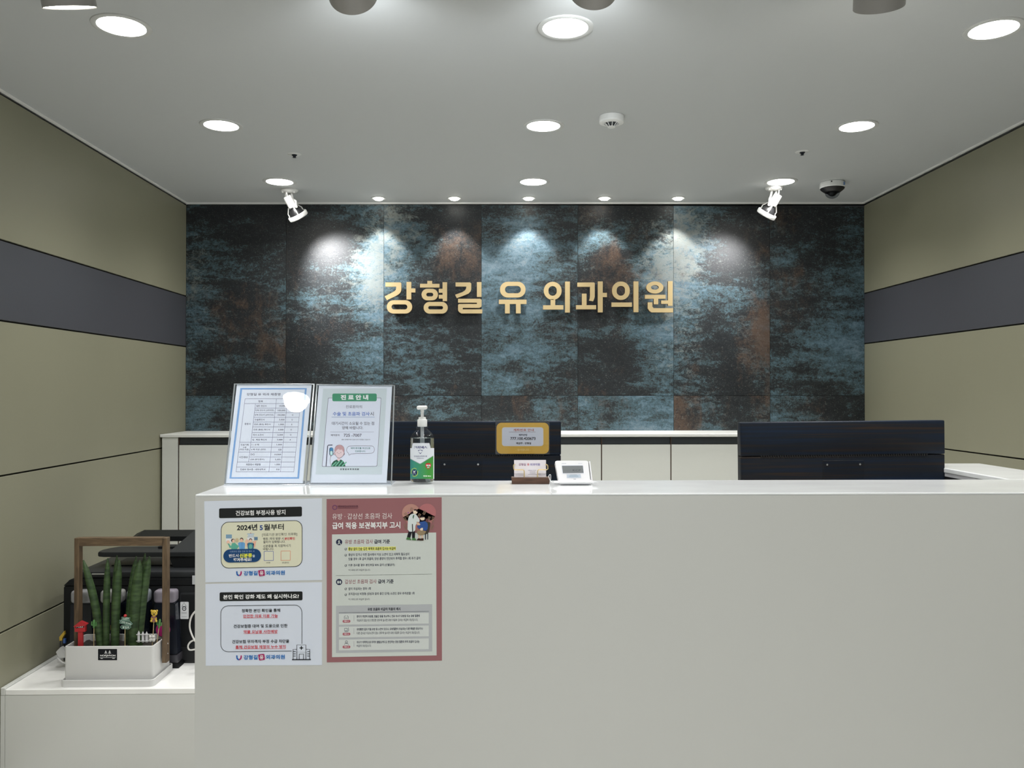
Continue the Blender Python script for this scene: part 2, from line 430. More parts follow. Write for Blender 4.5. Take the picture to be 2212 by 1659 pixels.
wb = structure(obj('wall_back', bx(BM(), XL - .1, XR + .1, YB + .010, YB + .13, 0, 2.66), M_gap))
def samp(tab, u, v):
    rows, cols = len(tab), 4
    fx, fy = min(max(u * cols - .5, 0), cols - 1), min(max(v * rows - .5, 0), rows - 1)
    i, j = min(int(fx), cols - 2), min(int(fy), max(rows - 2, 0)); a, b_ = fx - i, fy - j
    g = lambda r, c: int(tab[min(r, rows - 1)][c])
    return ((g(j, i) * (1 - a) + g(j, i + 1) * a) * (1 - b_) + (g(j + 1, i) * (1 - a) + g(j + 1, i + 1) * a) * b_) / 9
def tile(x0, x1, z0, z1, tabs, vext=1.0):
    g = 0.0010; x0 += g; x1 -= g; z0 += g; z1 -= g
    nx, nz = 12, max(4, int((z1 - z0) / .05)); bm = BM(); G = []
    for j in range(nz + 1):
        G.append([bm.verts.new((x0 + (x1 - x0) * i / nx, YB, z1 + (z0 - z1) * j / nz)) for i in range(nx + 1)])
    for j in range(nz):
        for i in range(nx): bm.faces.new((G[j][i], G[j + 1][i], G[j + 1][i + 1], G[j][i + 1]))
    bk = [bm.verts.new((x, YB + .010, z)) for x, z in ((x0, z1), (x1, z1), (x1, z0), (x0, z0))]
    bm.faces.new([G[0][i] for i in range(nx + 1)] + [bk[1], bk[0]])
    bm.faces.new([G[nz][i] for i in range(nx, -1, -1)] + [bk[3], bk[2]])
    bm.faces.new([G[j][0] for j in range(nz, -1, -1)] + [bk[0], bk[3]])
    bm.faces.new([G[j][nx] for j in range(nz + 1)] + [bk[2], bk[1]])
    o = obj('tile', bm, M_tile, wb); me = o.data
    ca = me.color_attributes.new('patina', 'FLOAT_COLOR', 'POINT')
    for i, v in enumerate(me.vertices):
        u = (v.co.x - x0) / (x1 - x0); w = (z1 - v.co.z) / (z1 - z0) * vext
        ca.data[i].color = (samp(tabs[0], u, w) * 0.92 , samp(tabs[1], u, w), samp(tabs[2], u, w), 1)
    return o
for i in range(7):
    tile(XS[i], XS[i + 1], ZM, ZT, T[i])
    tile(XS[i], XS[i + 1], ZM - 1.2, ZM, B[i], 5)

# ---------------------------------------------------------------- ceiling fixtures
M_diff = mat('lit_diffuser', (1, 1, 1), 0.5, emit=((1.0, 0.985, 0.955), LAMP))
M_mini = mat('lit_small_lamp', (1, 1, 1), 0.5, emit=((1.0, 0.97, 0.88), 22.0))
M_ring = mat('downlight_ring', (0.60, 0.61, 0.60), 0.35)
M_wplast = mat('white_plastic', (0.80, 0.81, 0.80), 0.35)
M_wmetal = mat('white_painted_metal', (0.72, 0.72, 0.70), 0.35)
M_black = mat('black_plastic', (0.012, 0.012, 0.013), 0.35)
M_chrome = mat('screw_metal', (0.6, 0.6, 0.6), 0.25, metal=1)
dl = thing('ceiling_downlight', '', 'ceiling light', (0, 0, 0), 'round recessed downlights in the ceiling')
obj('trim_ring', lathe(BM(), [(0.0724, 0.000), (0.0735, -0.004), (0.084, -0.006), (0.0905, -0.0035), (0.0915, 0.0)], seg=40), M_ring, dl, True)
obj('diffuser', lathe(BM(), [(0.0, -0.0030), (0.0725, -0.0030)], seg=40), M_diff, dl)
cols = [(-1.205, 'by the left wall'), (0.213, 'on the middle line'), (1.613, 'by the right wall')]
rows = [(2.68, 'large recessed round downlight, nearest row in view,', [-1.195, 0.226, 1.626]), (3.68, 'recessed round downlight, middle row,', None), (4.67, 'recessed round downlight, farthest row near the tiled wall,', None),
        (1.68, 'added unseen round downlight above the viewer side of the counter, nearest row,', None), (0.56, 'unseen round downlight above the waiting side, front row,', [-1.085, .21, 1.61]), (-0.75, 'added unseen round downlight above the waiting side, second row,', None)]  # unseen rows added for light level; front row also makes the stand glare
first = True
for (y, rl, xs_) in rows:
    for k, (x, cl) in enumerate(cols):
        xx = xs_[k] if xs_ else x
        if first: o = dl; o.location = (xx, y, zc(xx)); o['label'] = rl + ' ' + cl; first = False
        else: dup(dl, (xx, y, zc(xx)), rl + ' ' + cl)

def spot(name, loc, target, power, size, blend, rad, color=(1, 1, 1), parent=None):
    l = bpy.data.lights.new(name, 'SPOT'); l.energy = power; l.spot_size = math.radians(size); l.spot_blend = blend; l.shadow_soft_size = rad; l.color = color
    o = bpy.data.objects.new(name, l); COL.objects.link(o)
    o.location = loc; o.rotation_euler = (Vector(target) - Vector(loc)).to_track_quat('-Z', 'Y').to_euler()
    return o
for (y, rl, xs_) in rows:
    for k, (x, cl) in enumerate(cols):
        xx = xs_[k] if xs_ else x
        spot('downlight_beam', (xx, y, zc(xx) - .012), (xx, y, 0), DOWN, 142, 1.0, .065, (1, .99, .965))
mini = thing('wall_washer', '', 'ceiling light', (0, 0, 0), 'small recessed lamps along the tiled wall')
obj('trim_ring', lathe(BM(), [(0.031, -0.001), (0.033, -0.004), (0.042, -0.004), (0.045, 0.0)], seg=28), M_ring, mini, True)
obj('lamp', lathe(BM(), [(0.0, -0.012), (0.022, -0.012), (0.029, -0.006), (0.031, 0.0)], seg=24), M_mini, mini, True)
wx = [(-0.71, 'leftmost of the five, left of the sign'), (-0.249, 'second of the five from the left wall'), (0.203, 'middle one, above the centre of the sign'), (0.666, 'fourth of the five from the left wall'), (1.118, 'rightmost of the five, right of the sign')]
for i, (x, tx) in enumerate(wx):
    loc = (x, 5.07, zc(x)); lab = 'small recessed lamp at the tiled wall, ' + tx
    if i == 0: mini.location = loc; mini['label'] = lab
    else: dup(mini, loc, lab)
    spot('washer_beam', (x, 5.07, zc(x) - 0.03), (x, 5.145, zc(x) - 1.0), MINI, 78, 0.35, 0.018, (1.0, 0.985, 0.96))

# bracket spotlights left and right of the sign
def lamp_head(t, c, ax, r=0.055):
    """round ribbed lamp head, c = centre of the front ring, ax = aiming direction"""
    ax = Vector(ax).normalized(); c = Vector(c); u, v, a = frame(ax)
    obj('front_ring', lathe(BM(), [(r - .006, 0.013), (r, 0.013), (r + .001, 0.011), (r + .001, -0.011), (r, -0.013), (r - .006, -0.013), (r - .006, 0.013)], c, ax, 44), M_wmetal, t, True)
    bm = BM()
    for k in range(44):
        an = 2 * math.pi * k / 44; d = u * math.cos(an) + v * math.sin(an)
        p = c + d * (r + .0015)
        cyl(bm, p - ax * .010, p + ax * .010, .0016, seg=4)
    o = obj('ridge', bm, M_wmetal, t); o['kind'] = 'stuff'
    obj('lamp', lathe(BM(), [(0.0, 0.004), (r - .008, 0.002), (r - .009, -0.012), (0.030, -0.038), (0.020, -0.052), (0, -.052)], c, ax, 28), M_black, t, True)
    obj('lamp_face', lathe(BM(), [(0.0, 0.006), (r - .010, 0.005)], c, ax, 28), M_mini, t)
    for k in range(3):
        an = 2 * math.pi * k / 3 + .5; d = u * math.cos(an) + v * math.sin(an)
        obj('rib', tube(BM(), [c + d * (r - .004) - ax * .012, c + d * (r - .004) - ax * .030, c + d * .027 - ax * .062], .0035, 6), M_wmetal, t)
    obj('neck', lathe(BM(), [(0, -.125), (.020, -.125), (.023, -.120), (.025, -.060), (.022, -.056), (0, -.056)], c, ax, 24), M_wmetal, t, True)
    return c - ax * .085
for (px, py, hx, hy, tx, tz, lab, side) in ((625, 410, 644, 466, -0.92, 2.16, 'white bracket spotlight left of the sign, head turned down to the right', 1),
                                       (1672, 408, 1656, 462, 1.36, 2.14, 'white bracket spotlight right of the sign, head turned down to the left', -1)):
    c = atZ(px, py, zc(1.6 if side < 0 else -1.2)); zz = zc(c.x); c.y = 4.86 if side > 0 else 4.80
    c.x = atY(px, py, c.y).x
    t = thing('bracket_spotlight', lab, 'spotlight', (c.x, c.y, zz), 'bracket spotlights beside the sign')
    obj('canopy', lathe(BM(), [(0.050, 0), (0.050, -.006), (0.046, -.014), (0.030, -.022), (0, -.023)], (c.x, c.y, zz), (0, 0, 1), 32), M_wmetal, t, True)
    for s in (-1, 1):
        obj('screw', lathe(BM(), [(0, -.022), (.004, -.022), (.006, -.018), (.006, -.012)], (c.x + s * .034, c.y - .02, zz), (0, 0, 1), 10), M_wmetal, t, True)
    hc = atY(hx, hy, c.y + .01); ax = Vector((0.42 * side, 0.42, -0.80)).normalized()
    nk = lamp_head(t, hc, ax)
    u, v, a = frame(ax); sv = u
    piv = hc - ax * .055
    for s in (-1, 1):
        p1 = piv + sv * s * .030
        bm = tube(BM(), [(c.x + s * .012, c.y, zz - .02), (c.x + s * .016 + side * .004, c.y, zz - .055), p1 + Vector((0, 0, .03)), p1], .0062, 6)
        obj('yoke_arm', bm, M_wmetal, t)
        obj('pivot_knob', lathe(BM(), [(0, -.006), (.009, -.006), (.009, .004), (0, .006)], p1, sv * s, 14), M_wmetal, t, True)
    pts = spline([(c.x - side * .008, c.y, zz - .02), (c.x - side * .030, c.y + .01, zz - .06), nk - ax * .045 + Vector((0, 0, .02)), nk - ax * .036], 5)
    obj('cord', tube(BM(), pts, .0032, 6), M_wmetal, t)
    src = hc + ax * .02
    spot('spotlight_beam', src, (tx, YB, tz), SPOTP if side > 0 else SPOTP * .5, 84, 0.9, 0.045, (1, 1, 1))

# smoke detector, sprinklers, dome camera
p = atZ(1321, 252, zc(.5)); sd = thing('smoke_detector', 'round white smoke detector on the ceiling with a finned cone', 'detector', p)
obj('base', lathe(BM(), [(0.053, 0), (0.054, -.010), (0.053, -.018), (0.054, -.019), (.052, -.027), (.040, -.031), (.032, -.031), (.031, -.027), (0, -.027)], p, (0, 0, 1), 40), M_wplast, sd, True)
obj('sensing_chamber', lathe(BM(), [(0.026, -.026), (0.014, -.040), (0, -.040)], p, (0, 0, 1), 20), M_dark, sd, True)
for k in range(8):
    an = 2 * math.pi * k / 8; d = Vector((math.cos(an), math.sin(an), 0))
    obj('fin', tube(BM(), [p + d * .029 + Vector((0, 0, -.028)), p + d * .021 + Vector((0, 0, -.034)), p + d * .014 + Vector((0, 0, -.044))], .0017, 5), M_wplast, sd)
obj('cap', lathe(BM(), [(0, -.0465), (.0155, -.0465), (.017, -.044), (.015, -.0425), (0, -.0425)], p, (0, 0, 1), 24), M_wplast, sd, True)
for (px, py, lab) in ((636, 331, 'tiny flush sprinkler in the ceiling toward the left wall'), (1733, 331, 'tiny flush sprinkler in the ceiling toward the right wall')):
    p = atZ(px, py, zc(0.2)); p.z = zc(p.x)
    s = thing('sprinkler', lab, 'sprinkler', p, 'ceiling sprinklers')
    obj('plate', lathe(BM(), [(0, -.0022), (.031, -.0022), (.035, 0)], p, (0, 0, 1), 28), mat('sprinkler_plate', (.66, .67, .66), .4), s, True)
    obj('nozzle', lathe(BM(), [(.013, -.002), (.013, -.006), (.008, -.008), (.006, -.014), (.010, -.016), (0, -.018)], p, (0, 0, 1), 14), mat('dark_metal', (.03, .035, .045), .3, metal=.6), s, True)
p = atZ(1798, 394, zc(1.9)); p.z = zc(p.x)
cc = thing('dome_camera', 'white and black dome security camera on the ceiling by the right wall', 'security camera', p)
obj('housing', lathe(BM(), [(0.064, 0), (0.068, -.004), (0.069, -.030), (0.066, -.034), (0, -.034)], p, (0, 0, 1), 40), M_wplast, cc, True)
obj('black_collar', lathe(BM(), [(0.066, -.034), (0.064, -.040), (0.045, -.056), (0.036, -.060), (0, -.058)], p, (0, 0, 1), 40), M_black, cc, True)
obj('dome', lathe(BM(), [(.040 * math.cos(a), -.058 - .034 * math.sin(a)) for a in [math.radians(i * 11.25) for i in range(9)]], p, (0, 0, 1), 32), clear('smoked_dome', (.62, .64, .66), rough=.03), cc, True)
obj('lens_unit', lathe(BM(), [(.026 * math.cos(a), -.056 - .024 * math.sin(a)) for a in [math.radians(i * 15) for i in range(7)]], p, (0, 0, 1), 20), M_black, cc, True)
obj('side_sticker', bx(BM(), p.x + .040, p.x + .048, p.y - .0585, p.y - .0535, p.z - .028, p.z - .010), mat('blue_sticker', (.12, .2, .35), .5), cc)
obj('side_hole', lathe(BM(), [(0, 0), (.004, 0)], (p.x - .03, p.y - .0635, p.z - .010), (0.4, 1, 0), 10), M_black, cc)

# track with four heads, near the viewer
yT = 2.2; rail = tag(obj('light_track', bx(BM(), -1.6, 1.5, yT - .018, yT + .018, zc(0) - .022, zc(0) - .002), M_wmetal), 'white ceiling track carrying four cylindrical heads, above the counter', 'light track')
for i, (px, py, th, sx, lab) in enumerate(((140, -37, 21, .05, 'cylindrical track head at the top left edge, lit mouth showing'), (755, -47, 72, 0, 'grey cylindrical track head seen from behind, left of the middle light'),
                               (1286, -57, 72, 0, 'grey cylindrical track head seen from behind, above the middle downlight'), (1901, -36, 36, .22, 'cylindrical track head at the top edge toward the right corner'))):
    c = atY(px, py, yT); ax = Vector((sx, math.sin(math.radians(th)), -math.cos(math.radians(th)))).normalized()
    t = thing('track_head', lab, 'spotlight', (c.x, yT, zc(0) - .022), 'cylindrical heads on the ceiling track')
    R = .066; cm = mat('track_head_paint', (.30, .29, .275), .4)
    obj('housing', lathe(BM(), [(R - .003, .058), (R, .060), (R, -.060), (R - .010, -.074), (R - .03, -.080), (0, -.081)], c, ax, 48), cm, t, True)
    obj('mouth', lathe(BM(), [(R - .003, .058), (R - .005, .030), (0, .028)], c, ax, 40), M_mini if i in (0, 3) else M_black, t, True)
    tp = Vector((c.x, yT, zc(0) - .0225))
    obj('stem', cyl(BM(), tp, tp + Vector((0, 0, -.03)), .011, seg=12), M_wmetal, t)
    obj('adapter', bx(BM(), c.x - .04, c.x + .04, yT - .016, yT + .016, zc(0) - .040, zc(0) - .022, .003), M_wmetal, t)
    src = c + ax * .075
    if i in (0, 3): spot('track_beam', src, src + ax, TRACKP, 70, 0.8, .04, (1, 1, 1))
    else: spot('track_beam', src, src + ax, TRACKP * .5, 124, 1.0, .05, (.93, .97, 1))

# ---------------------------------------------------------------- back cabinets
YC = 4.805
zt = 1.248; zb = 1.231
tag(obj('cabinet_worktop', bx(BM(), XL + .004, XR - .004, YC - .012, YB - .001, zb, zt, .002, 1), M_cabtop), 'long white worktop over the low cabinets under the tiled wall', 'worktop')
def cabinet(x0, x1, lab):
    t = thing('base_cabinet', lab, 'cabinet', ((x0 + x1) / 2, YC + .19, 0), 'row of low cabinets along the tiled wall')
    bm = BM()
    bx(bm, x0 + .001, x1 - .001, YC + .022, YB - .01, .08, zb - .001)
    obj('carcass', bm, M_cab, t)
    obj('divider', bx(BM(), x0 + .0002, x0 + .0045, YC + .004, YC + .022, .08, zb - .004), M_brown, t)
    obj('handle_channel', bx(BM(), x0 + .0045, x1 - .002, YC + .012, YC + .022, 1.190, zb - .004), M_dark, t)
    obj('channel_lip', bx(BM(), x0 + .0045, x1 - .002, YC + .004, YC + .020, 1.187, 1.1905), M_black, t)
    obj('door', bx(BM(), x0 + .0045, x1 - .002, YC, YC + .020, .085, 1.186, .0012, 1), M_cab, t)
xf = atY(385, 1000, YC).x
tag(obj('filler_panel', bx(BM(), XL + .012, xf - .003, YC, YC + .35, .0, zb - .001, .001, 1), M_cab), 'narrow cream filler panel between the left wall and the first cabinet', 'panel')
xa = atY(1299, 1000, YC).x; xb_ = atY(1449, 1000, YC).x; wd_ = (xb_ - xa)
edges = [xf + (xa - xf) * k / 6 for k in range(7)] + [xb_ + wd_ * k for k in range(0, 3)] + [XR - .006]
names = ['cream low cabinet next to the left filler panel', 'cream low cabinet behind the left acrylic stand, second from the left wall', 'cream low cabinet behind the stands, third from the left wall',
         'cream low cabinet hidden behind the right acrylic stand and bottle', 'cream low cabinet hidden behind the left monitor', 'cream low cabinet ending at the seam right of the left monitor',
         'cream low cabinet in the middle of the gap between the monitors', 'cream low cabinet just left of the right monitor', 'cream low cabinet hidden behind the right monitor', 'cream low cabinet hidden behind the right monitor, toward the right wall', 'narrow cream low cabinet at the right wall']
for k in range(len(edges) - 1):
    if edges[k + 1] - edges[k] > .02: cabinet(edges[k], edges[k + 1], names[k])

# ---------------------------------------------------------------- reception counter
XC0, XC1, YC0, YC1, ZK = -0.757, 1.742, 2.120, 2.430, 1.237
ct = thing('reception_counter', 'long white reception counter with glossy quartz top and plain front', 'counter', (.5, 2.28, 0))
obj('countertop', bx(BM(), XC0, XC1, YC0, YC1, ZK - .0060, ZK, .0022, 2), M_top, ct)
obj('front_panel', bx(BM(), XC0, XC1, YC0, YC0 + .03, 0, ZK - .0060, .0002, 1), M_white, ct)
obj('end_panel', bx(BM(), XC0 + .001, XC0 + .03, YC0 + .0305, YC1 - .001, 0, ZK - .0062), M_white, ct)
obj('back_panel', bx(BM(), XC0 + .031, XC1 - .22, YC1 - .03, YC1 - .002, .30, ZK - .0062), M_white, ct)
rt_ = thing('counter_return', 'white side return of the counter at the far right, running back toward the wall', 'counter', (1.63, 2.7, 0))
obj('return_top', bx(BM(), 1.518, XC1, YC1 + .0005, 2.965, ZK - .016, ZK, .0025, 2), M_top, rt_)
obj('return_outer_panel', bx(BM(), XC1 - .03, XC1 - .0015, YC1 + .001, 2.96, 0, ZK - .0165), M_white, rt_)
obj('end_panel', bx(BM(), XC1 - .03, XC1 - .0015, YC0 + .0305, YC1, 0, ZK - .0062), M_white, ct)
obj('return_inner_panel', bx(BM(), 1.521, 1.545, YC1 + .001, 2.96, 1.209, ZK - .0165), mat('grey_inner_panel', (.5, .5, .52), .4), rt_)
obj('dark_lower_panel', bx(BM(), 1.521, 1.545, YC1 + .001, 2.96, 0.76, 1.2085), M_black, rt_)  # black lower part of the return's inner face
obj('return_end_panel', bx(BM(), 1.5455, XC1 - .031, 2.93, 2.96, 0, ZK - .0165), M_white, rt_)
wk = thing('work_desk', 'low white work desk behind the counter carrying the monitors', 'desk', (.4, 2.7, 0))
obj('desktop', bx(BM(), XC0 + .031, 1.515, YC1 + .001, 3.02, .725, .75, .002, 1), M_white, wk)
obj('leg_panel', bx(BM(), XC0 + .031, XC0 + .055, YC1 + .001, 3.0, 0, .724), M_white, wk)
obj('leg_panel', bx(BM(), 1.49, 1.514, YC1 + .001, 3.0, 0, .724), M_white, wk)
# low shelf unit on the left
YS, ZS = 3.273, .341
ls = thing('low_shelf', 'low white shelf unit against the left wall, left of the counter', 'shelf', (-1.4, 3.8, 0))
obj('shelf_top', bx(BM(), XL + .020, -.80, YS, 4.25, ZS - .022, ZS, .002, 1), M_shelf, ls)
obj('wall_rim', bx(BM(), XL + .002, XL + .0195, YS, 4.25, ZS - .022, ZS + .006, .0015, 1), M_white, ls)
obj('front_panel', bx(BM(), XL + .020, -.80, YS + .001, YS + .025, 0, ZS - .0225), M_white, ls)
obj('end_strip', bx(BM(), XL + .002, XL + .0185, YS + .001, YS + .025, 0, ZS - .0225), M_white, ls)
obj('side_panel', bx(BM(), -.825, -.801, YS + .0255, 4.25, 0, ZS - .0225), M_white, ls)
obj('back_panel', bx(BM(), XL + .02, -.826, 4.226, 4.25, 0, ZS - .0225), M_white, ls)
# ---------------------------------------------------------------- sign letters on the tiles
M_gold = mat('brushed_gold', (0.53, 0.405, 0.21), 0.42, metal=0.35, spec=0.5)
M_goldside = mat('bronze_edge', (0.16, 0.09, 0.035), 0.45, metal=0.3)
def P3(zx, zy, ox, s=9.2167, y=5.150): return atY(ox + zx / s, 600 + zy / s, y)
def piece(bm, P, ox, hole=None, th=.022):
    A = [P3(x, y, ox) for x, y in P]; d = Vector((0, th, 0))
    if hole:
        Hh = [P3(x, y, ox) for x, y in hole]; n = len(A)
        a = [bm.verts.new(p) for p in A]; h = [bm.verts.new(p) for p in Hh]; a2 = [bm.verts.new(p + d) for p in A]; h2 = [bm.verts.new(p + d) for p in Hh]
        for i in range(n):
            j = (i + 1) % n
            bm.faces.new((a[i], a[j], h[j], h[i])); bm.faces.new((a2[j], a2[i], h2[i], h2[j]))
            f = bm.faces.new((a[j], a[i], a2[i], a2[j])); f.material_index = 1
            f = bm.faces.new((h[i], h[j], h2[j], h2[i])); f.material_index = 1
    else:
        n = len(A); a = [bm.verts.new(p) for p in A]; a2 = [bm.verts.new(p + d) for p in A]
        bm.faces.new(a); bm.faces.new(a2[::-1])
        for i in range(n):
            j = (i + 1) % n; f = bm.faces.new((a[j], a[i], a2[i], a2[j])); f.material_index = 1
def R_(x0, y0, x1, y1, r): return rr2(x0, y0, x1, y1, r, 8)
def Bq(x0, y0, x1, y1): return [(x0, y0), (x1, y0), (x1, y1), (x0, y1)]
letters = [
 (820, [([(115,92),(415,92),(432,110),(432,230),(425,270),(403,308),(370,335),(310,370),(145,448),(100,370),(240,300),(300,265),(325,235),(330,200),(330,178),(115,178)], None),
        ([(535,82),(630,82),(630,212),(712,212),(712,293),(630,293),(630,432),(535,432)], None), (R_(143,447,648,712,132), R_(238,530,552,630,50))]),
 (820, [([(805,120),(950,120),(950,62),(1045,62),(1045,120),(1192,120),(1192,195),(805,195)], None), (R_(835,220,1162,450,115), R_(930,298,1068,372,37)),
        ([(1253,88),(1343,88),(1343,465),(1257,465),(1257,415),(1178,415),(1178,340),(1253,340),(1253,298),(1178,298),(1178,220),(1253,220)], None), (R_(877,480,1357,713,116), R_(968,563,1263,630,33))]),
 (820, [([(1512,92),(1800,92),(1824,112),(1824,230),(1810,272),(1770,315),(1700,345),(1537,407),(1503,337),(1650,285),(1700,250),(1722,215),(1727,175),(1512,175)], None), (Bq(1937,85,2028,383), None),
        ([(1562,418),(2005,418),(2030,440),(2030,560),(2015,585),(1980,600),(1655,600),(1655,628),(2045,628),(2045,710),(1625,710),(1580,680),(1562,650),(1562,540),(1580,522),(1937,522),(1937,497),(1562,497)], None)]),
 (1060, [(R_(185,80,693,393,152), R_(285,162,600,308,73)), ([(163,435),(713,435),(713,523),(597,523),(597,710),(503,710),(503,523),(380,523),(380,710),(285,710),(285,523),(163,523)], None)]),
 (1060, [(R_(1057,80,1412,440,176), R_(1150,165,1315,358,82)), ([(1192,425),(1285,425),(1285,545),(1447,545),(1447,632),(1042,632),(1042,548),(1192,548)], None), (Bq(1480,75,1577,692), None)]),
 (1240, [([(65,95),(395,92),(413,110),(413,380),(400,425),(380,470),(298,455),(313,410),(318,370),(318,180),(65,180)], None), ([(157,315),(250,315),(250,545),(440,545),(440,628),(40,628),(40,545),(157,545)], None),
         ([(473,72),(572,72),(572,300),(655,300),(655,385),(572,385),(572,688),(473,688)], None)]),
 (1240, [(R_(757,75,1110,442,172), R_(850,162,1015,357,80)), (Bq(745,492,1153,578), None), (Bq(1185,72,1283,685), None)]),
 (1240, [(el2(1438,72,1780,315,32), el2(1532,145,1688,238,32)), ([(1412,340),(1823,340),(1823,418),(1677,418),(1677,528),(1587,528),(1587,418),(1412,418)], None),
         ([(1870,68),(1963,68),(1963,558),(1870,558),(1870,520),(1735,520),(1735,452),(1870,452)], None), ([(1467,488),(1560,488),(1560,575),(1585,605),(1973,605),(1973,690),(1540,690),(1500,660),(1467,610)], None)]),
]
sg = thing('wall_sign', 'large gold raised letters spelling the clinic name on the tiled wall', 'sign', atY(1142, 645, 5.172))
for ox, pcs in letters:
    lt = bpy.data.objects.new('letter', None); COL.objects.link(lt); lt.parent = sg; lt.empty_display_size = .02
    for P, hl in pcs:
        bm = BM(); piece(bm, P, ox, hl); bm.normal_update()
        bmesh.ops.triangulate(bm, faces=[f for f in bm.faces if len(f.verts) > 4]); bmesh.ops.recalc_face_normals(bm, faces=bm.faces)
        o = obj('stroke', bm, M_gold, lt); o.data.materials.append(M_goldside)
        cx = sum(p[0] for p in P) / len(P); cy = sum(p[1] for p in P) / len(P); c = P3(cx, cy, ox)
        o2 = None

# ---------------------------------------------------------------- monitors
def stripes():
    m = bpy.data.materials.new('monitor_shell'); m.use_nodes = True; nt = m.node_tree; b = nt.nodes['Principled BSDF']
    tc = nt.nodes.new('ShaderNodeTexCoord'); mp = nt.nodes.new('ShaderNodeMapping'); mp.inputs['Scale'].default_value = (1.2, 1, 60)
    n = nt.nodes.new('ShaderNodeTexNoise'); n.inputs['Scale'].default_value = 1.6; n.inputs['Detail'].default_value = 5; n.inputs['Distortion'].default_value = .3
    r = nt.nodes.new('ShaderNodeValToRGB'); e = r.color_ramp
    e.elements[0].position = .32; e.elements[0].color = (.010, .018, .036, 1)
    e.elements[1].position = .7; e.elements[1].color = (.030, .020, .014, 1)
    k = e.elements.new(.5); k.color = (.011, .014, .020, 1)
    nt.links.new(tc.outputs['Object'], mp.inputs[0]); nt.links.new(mp.outputs[0], n.inputs['Vector']); nt.links.new(n.outputs[0], r.inputs[0]); nt.links.new(r.outputs[0], b.inputs['Base Color'])
    b.inputs['Roughness'].default_value = .42; b.inputs['Specular IOR Level'].default_value = .14
    return m
M_mon = stripes()
M_void = mat('vent_black', (.002, .002, .002), .8)
M_screen = mat('monitor_screen', (.01, .01, .012), .15, emit=((.6, .75, .9), .25))
def monitor(x0, x1, ztop, zseam, lab):
    y0 = 2.79; cx = (x0 + x1) / 2; zb_ = ztop - .412
    t = thing('monitor', lab, 'monitor', (cx, 2.84, .75), 'monitors on the inner desk seen from behind')
    obj('upper_shell', bx(BM(), x0, x1, y0, y0 + .034, zseam + .0008, ztop, .004, 3), M_mon, t, True)
    obj('lower_shell', bx(BM(), x0 + .0005, x1 - .0005, y0 + .002, y0 + .034, zb_, zseam - .0008, .003, 3), M_mon, t, True)
    obj('bezel', bx(BM(), x0 + .001, x1 - .001, y0 + .0345, y0 + .046, zb_ + .001, ztop - .001, .002), M_black, t)
    obj('screen', bx(BM(), x0 + .010, x1 - .010, y0 + .0462, y0 + .047, zb_ + .02, ztop - .010), M_screen, t)
    bm = BM(); n = 71; va, vb = x0 + .10 * (x1 - x0), x0 + .91 * (x1 - x0)
    for k in range(n):
        xx = va + (vb - va) * k / (n - 1); bx(bm, xx - .0024, xx + .0024, y0 + .0001, y0 + .0022, zseam - .0055, zseam + .0032)
    o = obj('vent_slots', bm, M_void, t); o['kind'] = 'stuff'
    pw = .070; zt_ = zseam - .016
    obj('plate_gap', bx(BM(), cx - pw, cx + pw, y0 + .0012, y0 + .0021, zt_ - .10, zt_), M_void, t)
    obj('stand_cover', bx(BM(), cx - pw + .0012, cx + pw - .0012, y0 + .0006, y0 + .0024, zt_ - .10, zt_ - .0012, .0005, 1), M_mon, t)
    for s in (-1, 1): obj('screw', lathe(BM(), [(0, -.0022), (.0010, -.0022), (.0014, -.0016), (.0032, -.0016), (.0036, 0)], (cx + s * .056, y0 + .0006, zt_ - .0145), (0, 1, 0), 14), M_chrome, t, True)
    obj('stand_neck', bx(BM(), cx - .035, cx + .035, y0 - .012, y0 + .0015, .765, zt_ - .10, .003), M_black, t)
    obj('stand_base', bx(BM(), cx - .14, cx + .14, y0 - .09, y0 + .14, .7505, .7645, .005), M_black, t)
    return t
lx1 = atY(1212, 960, 2.79).x; lx0 = atY(780, 960, 2.79).x
monitor(lx0, lx1, atY(996, 910.2, 2.79).z, atY(996, 983.5, 2.79).z, 'black monitor seen from behind, yellow notice on it, behind the bottle')
rx0 = atY(1600.5, 960, 2.79).x; rx1 = atY(2041.5, 960, 2.79).x
mr = monitor(rx0, rx1, atY(1820, 911.3, 2.79).z, atY(1820, 985, 2.79).z, 'black monitor seen from behind, slightly crooked, at the right end of the counter')
mr.rotation_euler.y = -.0105; mr.location.x += .0062; mr.location.z += .0018

# laminated yellow notice on the left monitor
def planeY(y): return lambda px, py, l: atY(px, py, y - l)
yl = thing('bank_notice', 'small laminated yellow notice with an account number, stuck on the left monitor', 'notice', atY(1129, 945, 2.786))
S = Sheet(yl, planeY(2.7875), 1060, 900, 15.8, .92)
a = atY(1060 + 160 / 15.8, 900 + 1290 / 15.8, 2.7885); b = atY(1060 + 2012 / 15.8, 900 + 155 / 15.8, 2.7885)
obj('laminate_back', bx(BM(), a.x, b.x, 2.7885, 2.7892, a.z, b.z), mat('laminate', (.03, .03, .035), .15), yl)
S.rr(200, 208, 1985, 1268, 170, (205, 166, 72), 1, 'yellow_card')
S.rr(375, 355, 1806, 1014, 95, (225, 196, 120), 2); S.rr(386, 366, 1795, 1003, 88, (203, 208, 222), 3)
S.text('계좌번호 안내', 770, 412, 1470, 500, (176, 98, 80), .02, 4)
S.line(625, 528, 1530, 528, 9, (120, 95, 95), 4)
S.text('제주은행', 955, 590, 1245, 660, (45, 45, 75), .03, 4)
S.text('777.100.420673', 670, 697, 1530, 798, (30, 28, 36), .025, 4)
S.text('예금주 : 강형길', 868, 872, 1380, 945, (40, 38, 36), .03, 4)
S.text('- 감사합니다 -', 855, 1095, 1360, 1170, (228, 205, 140), .015, 4)
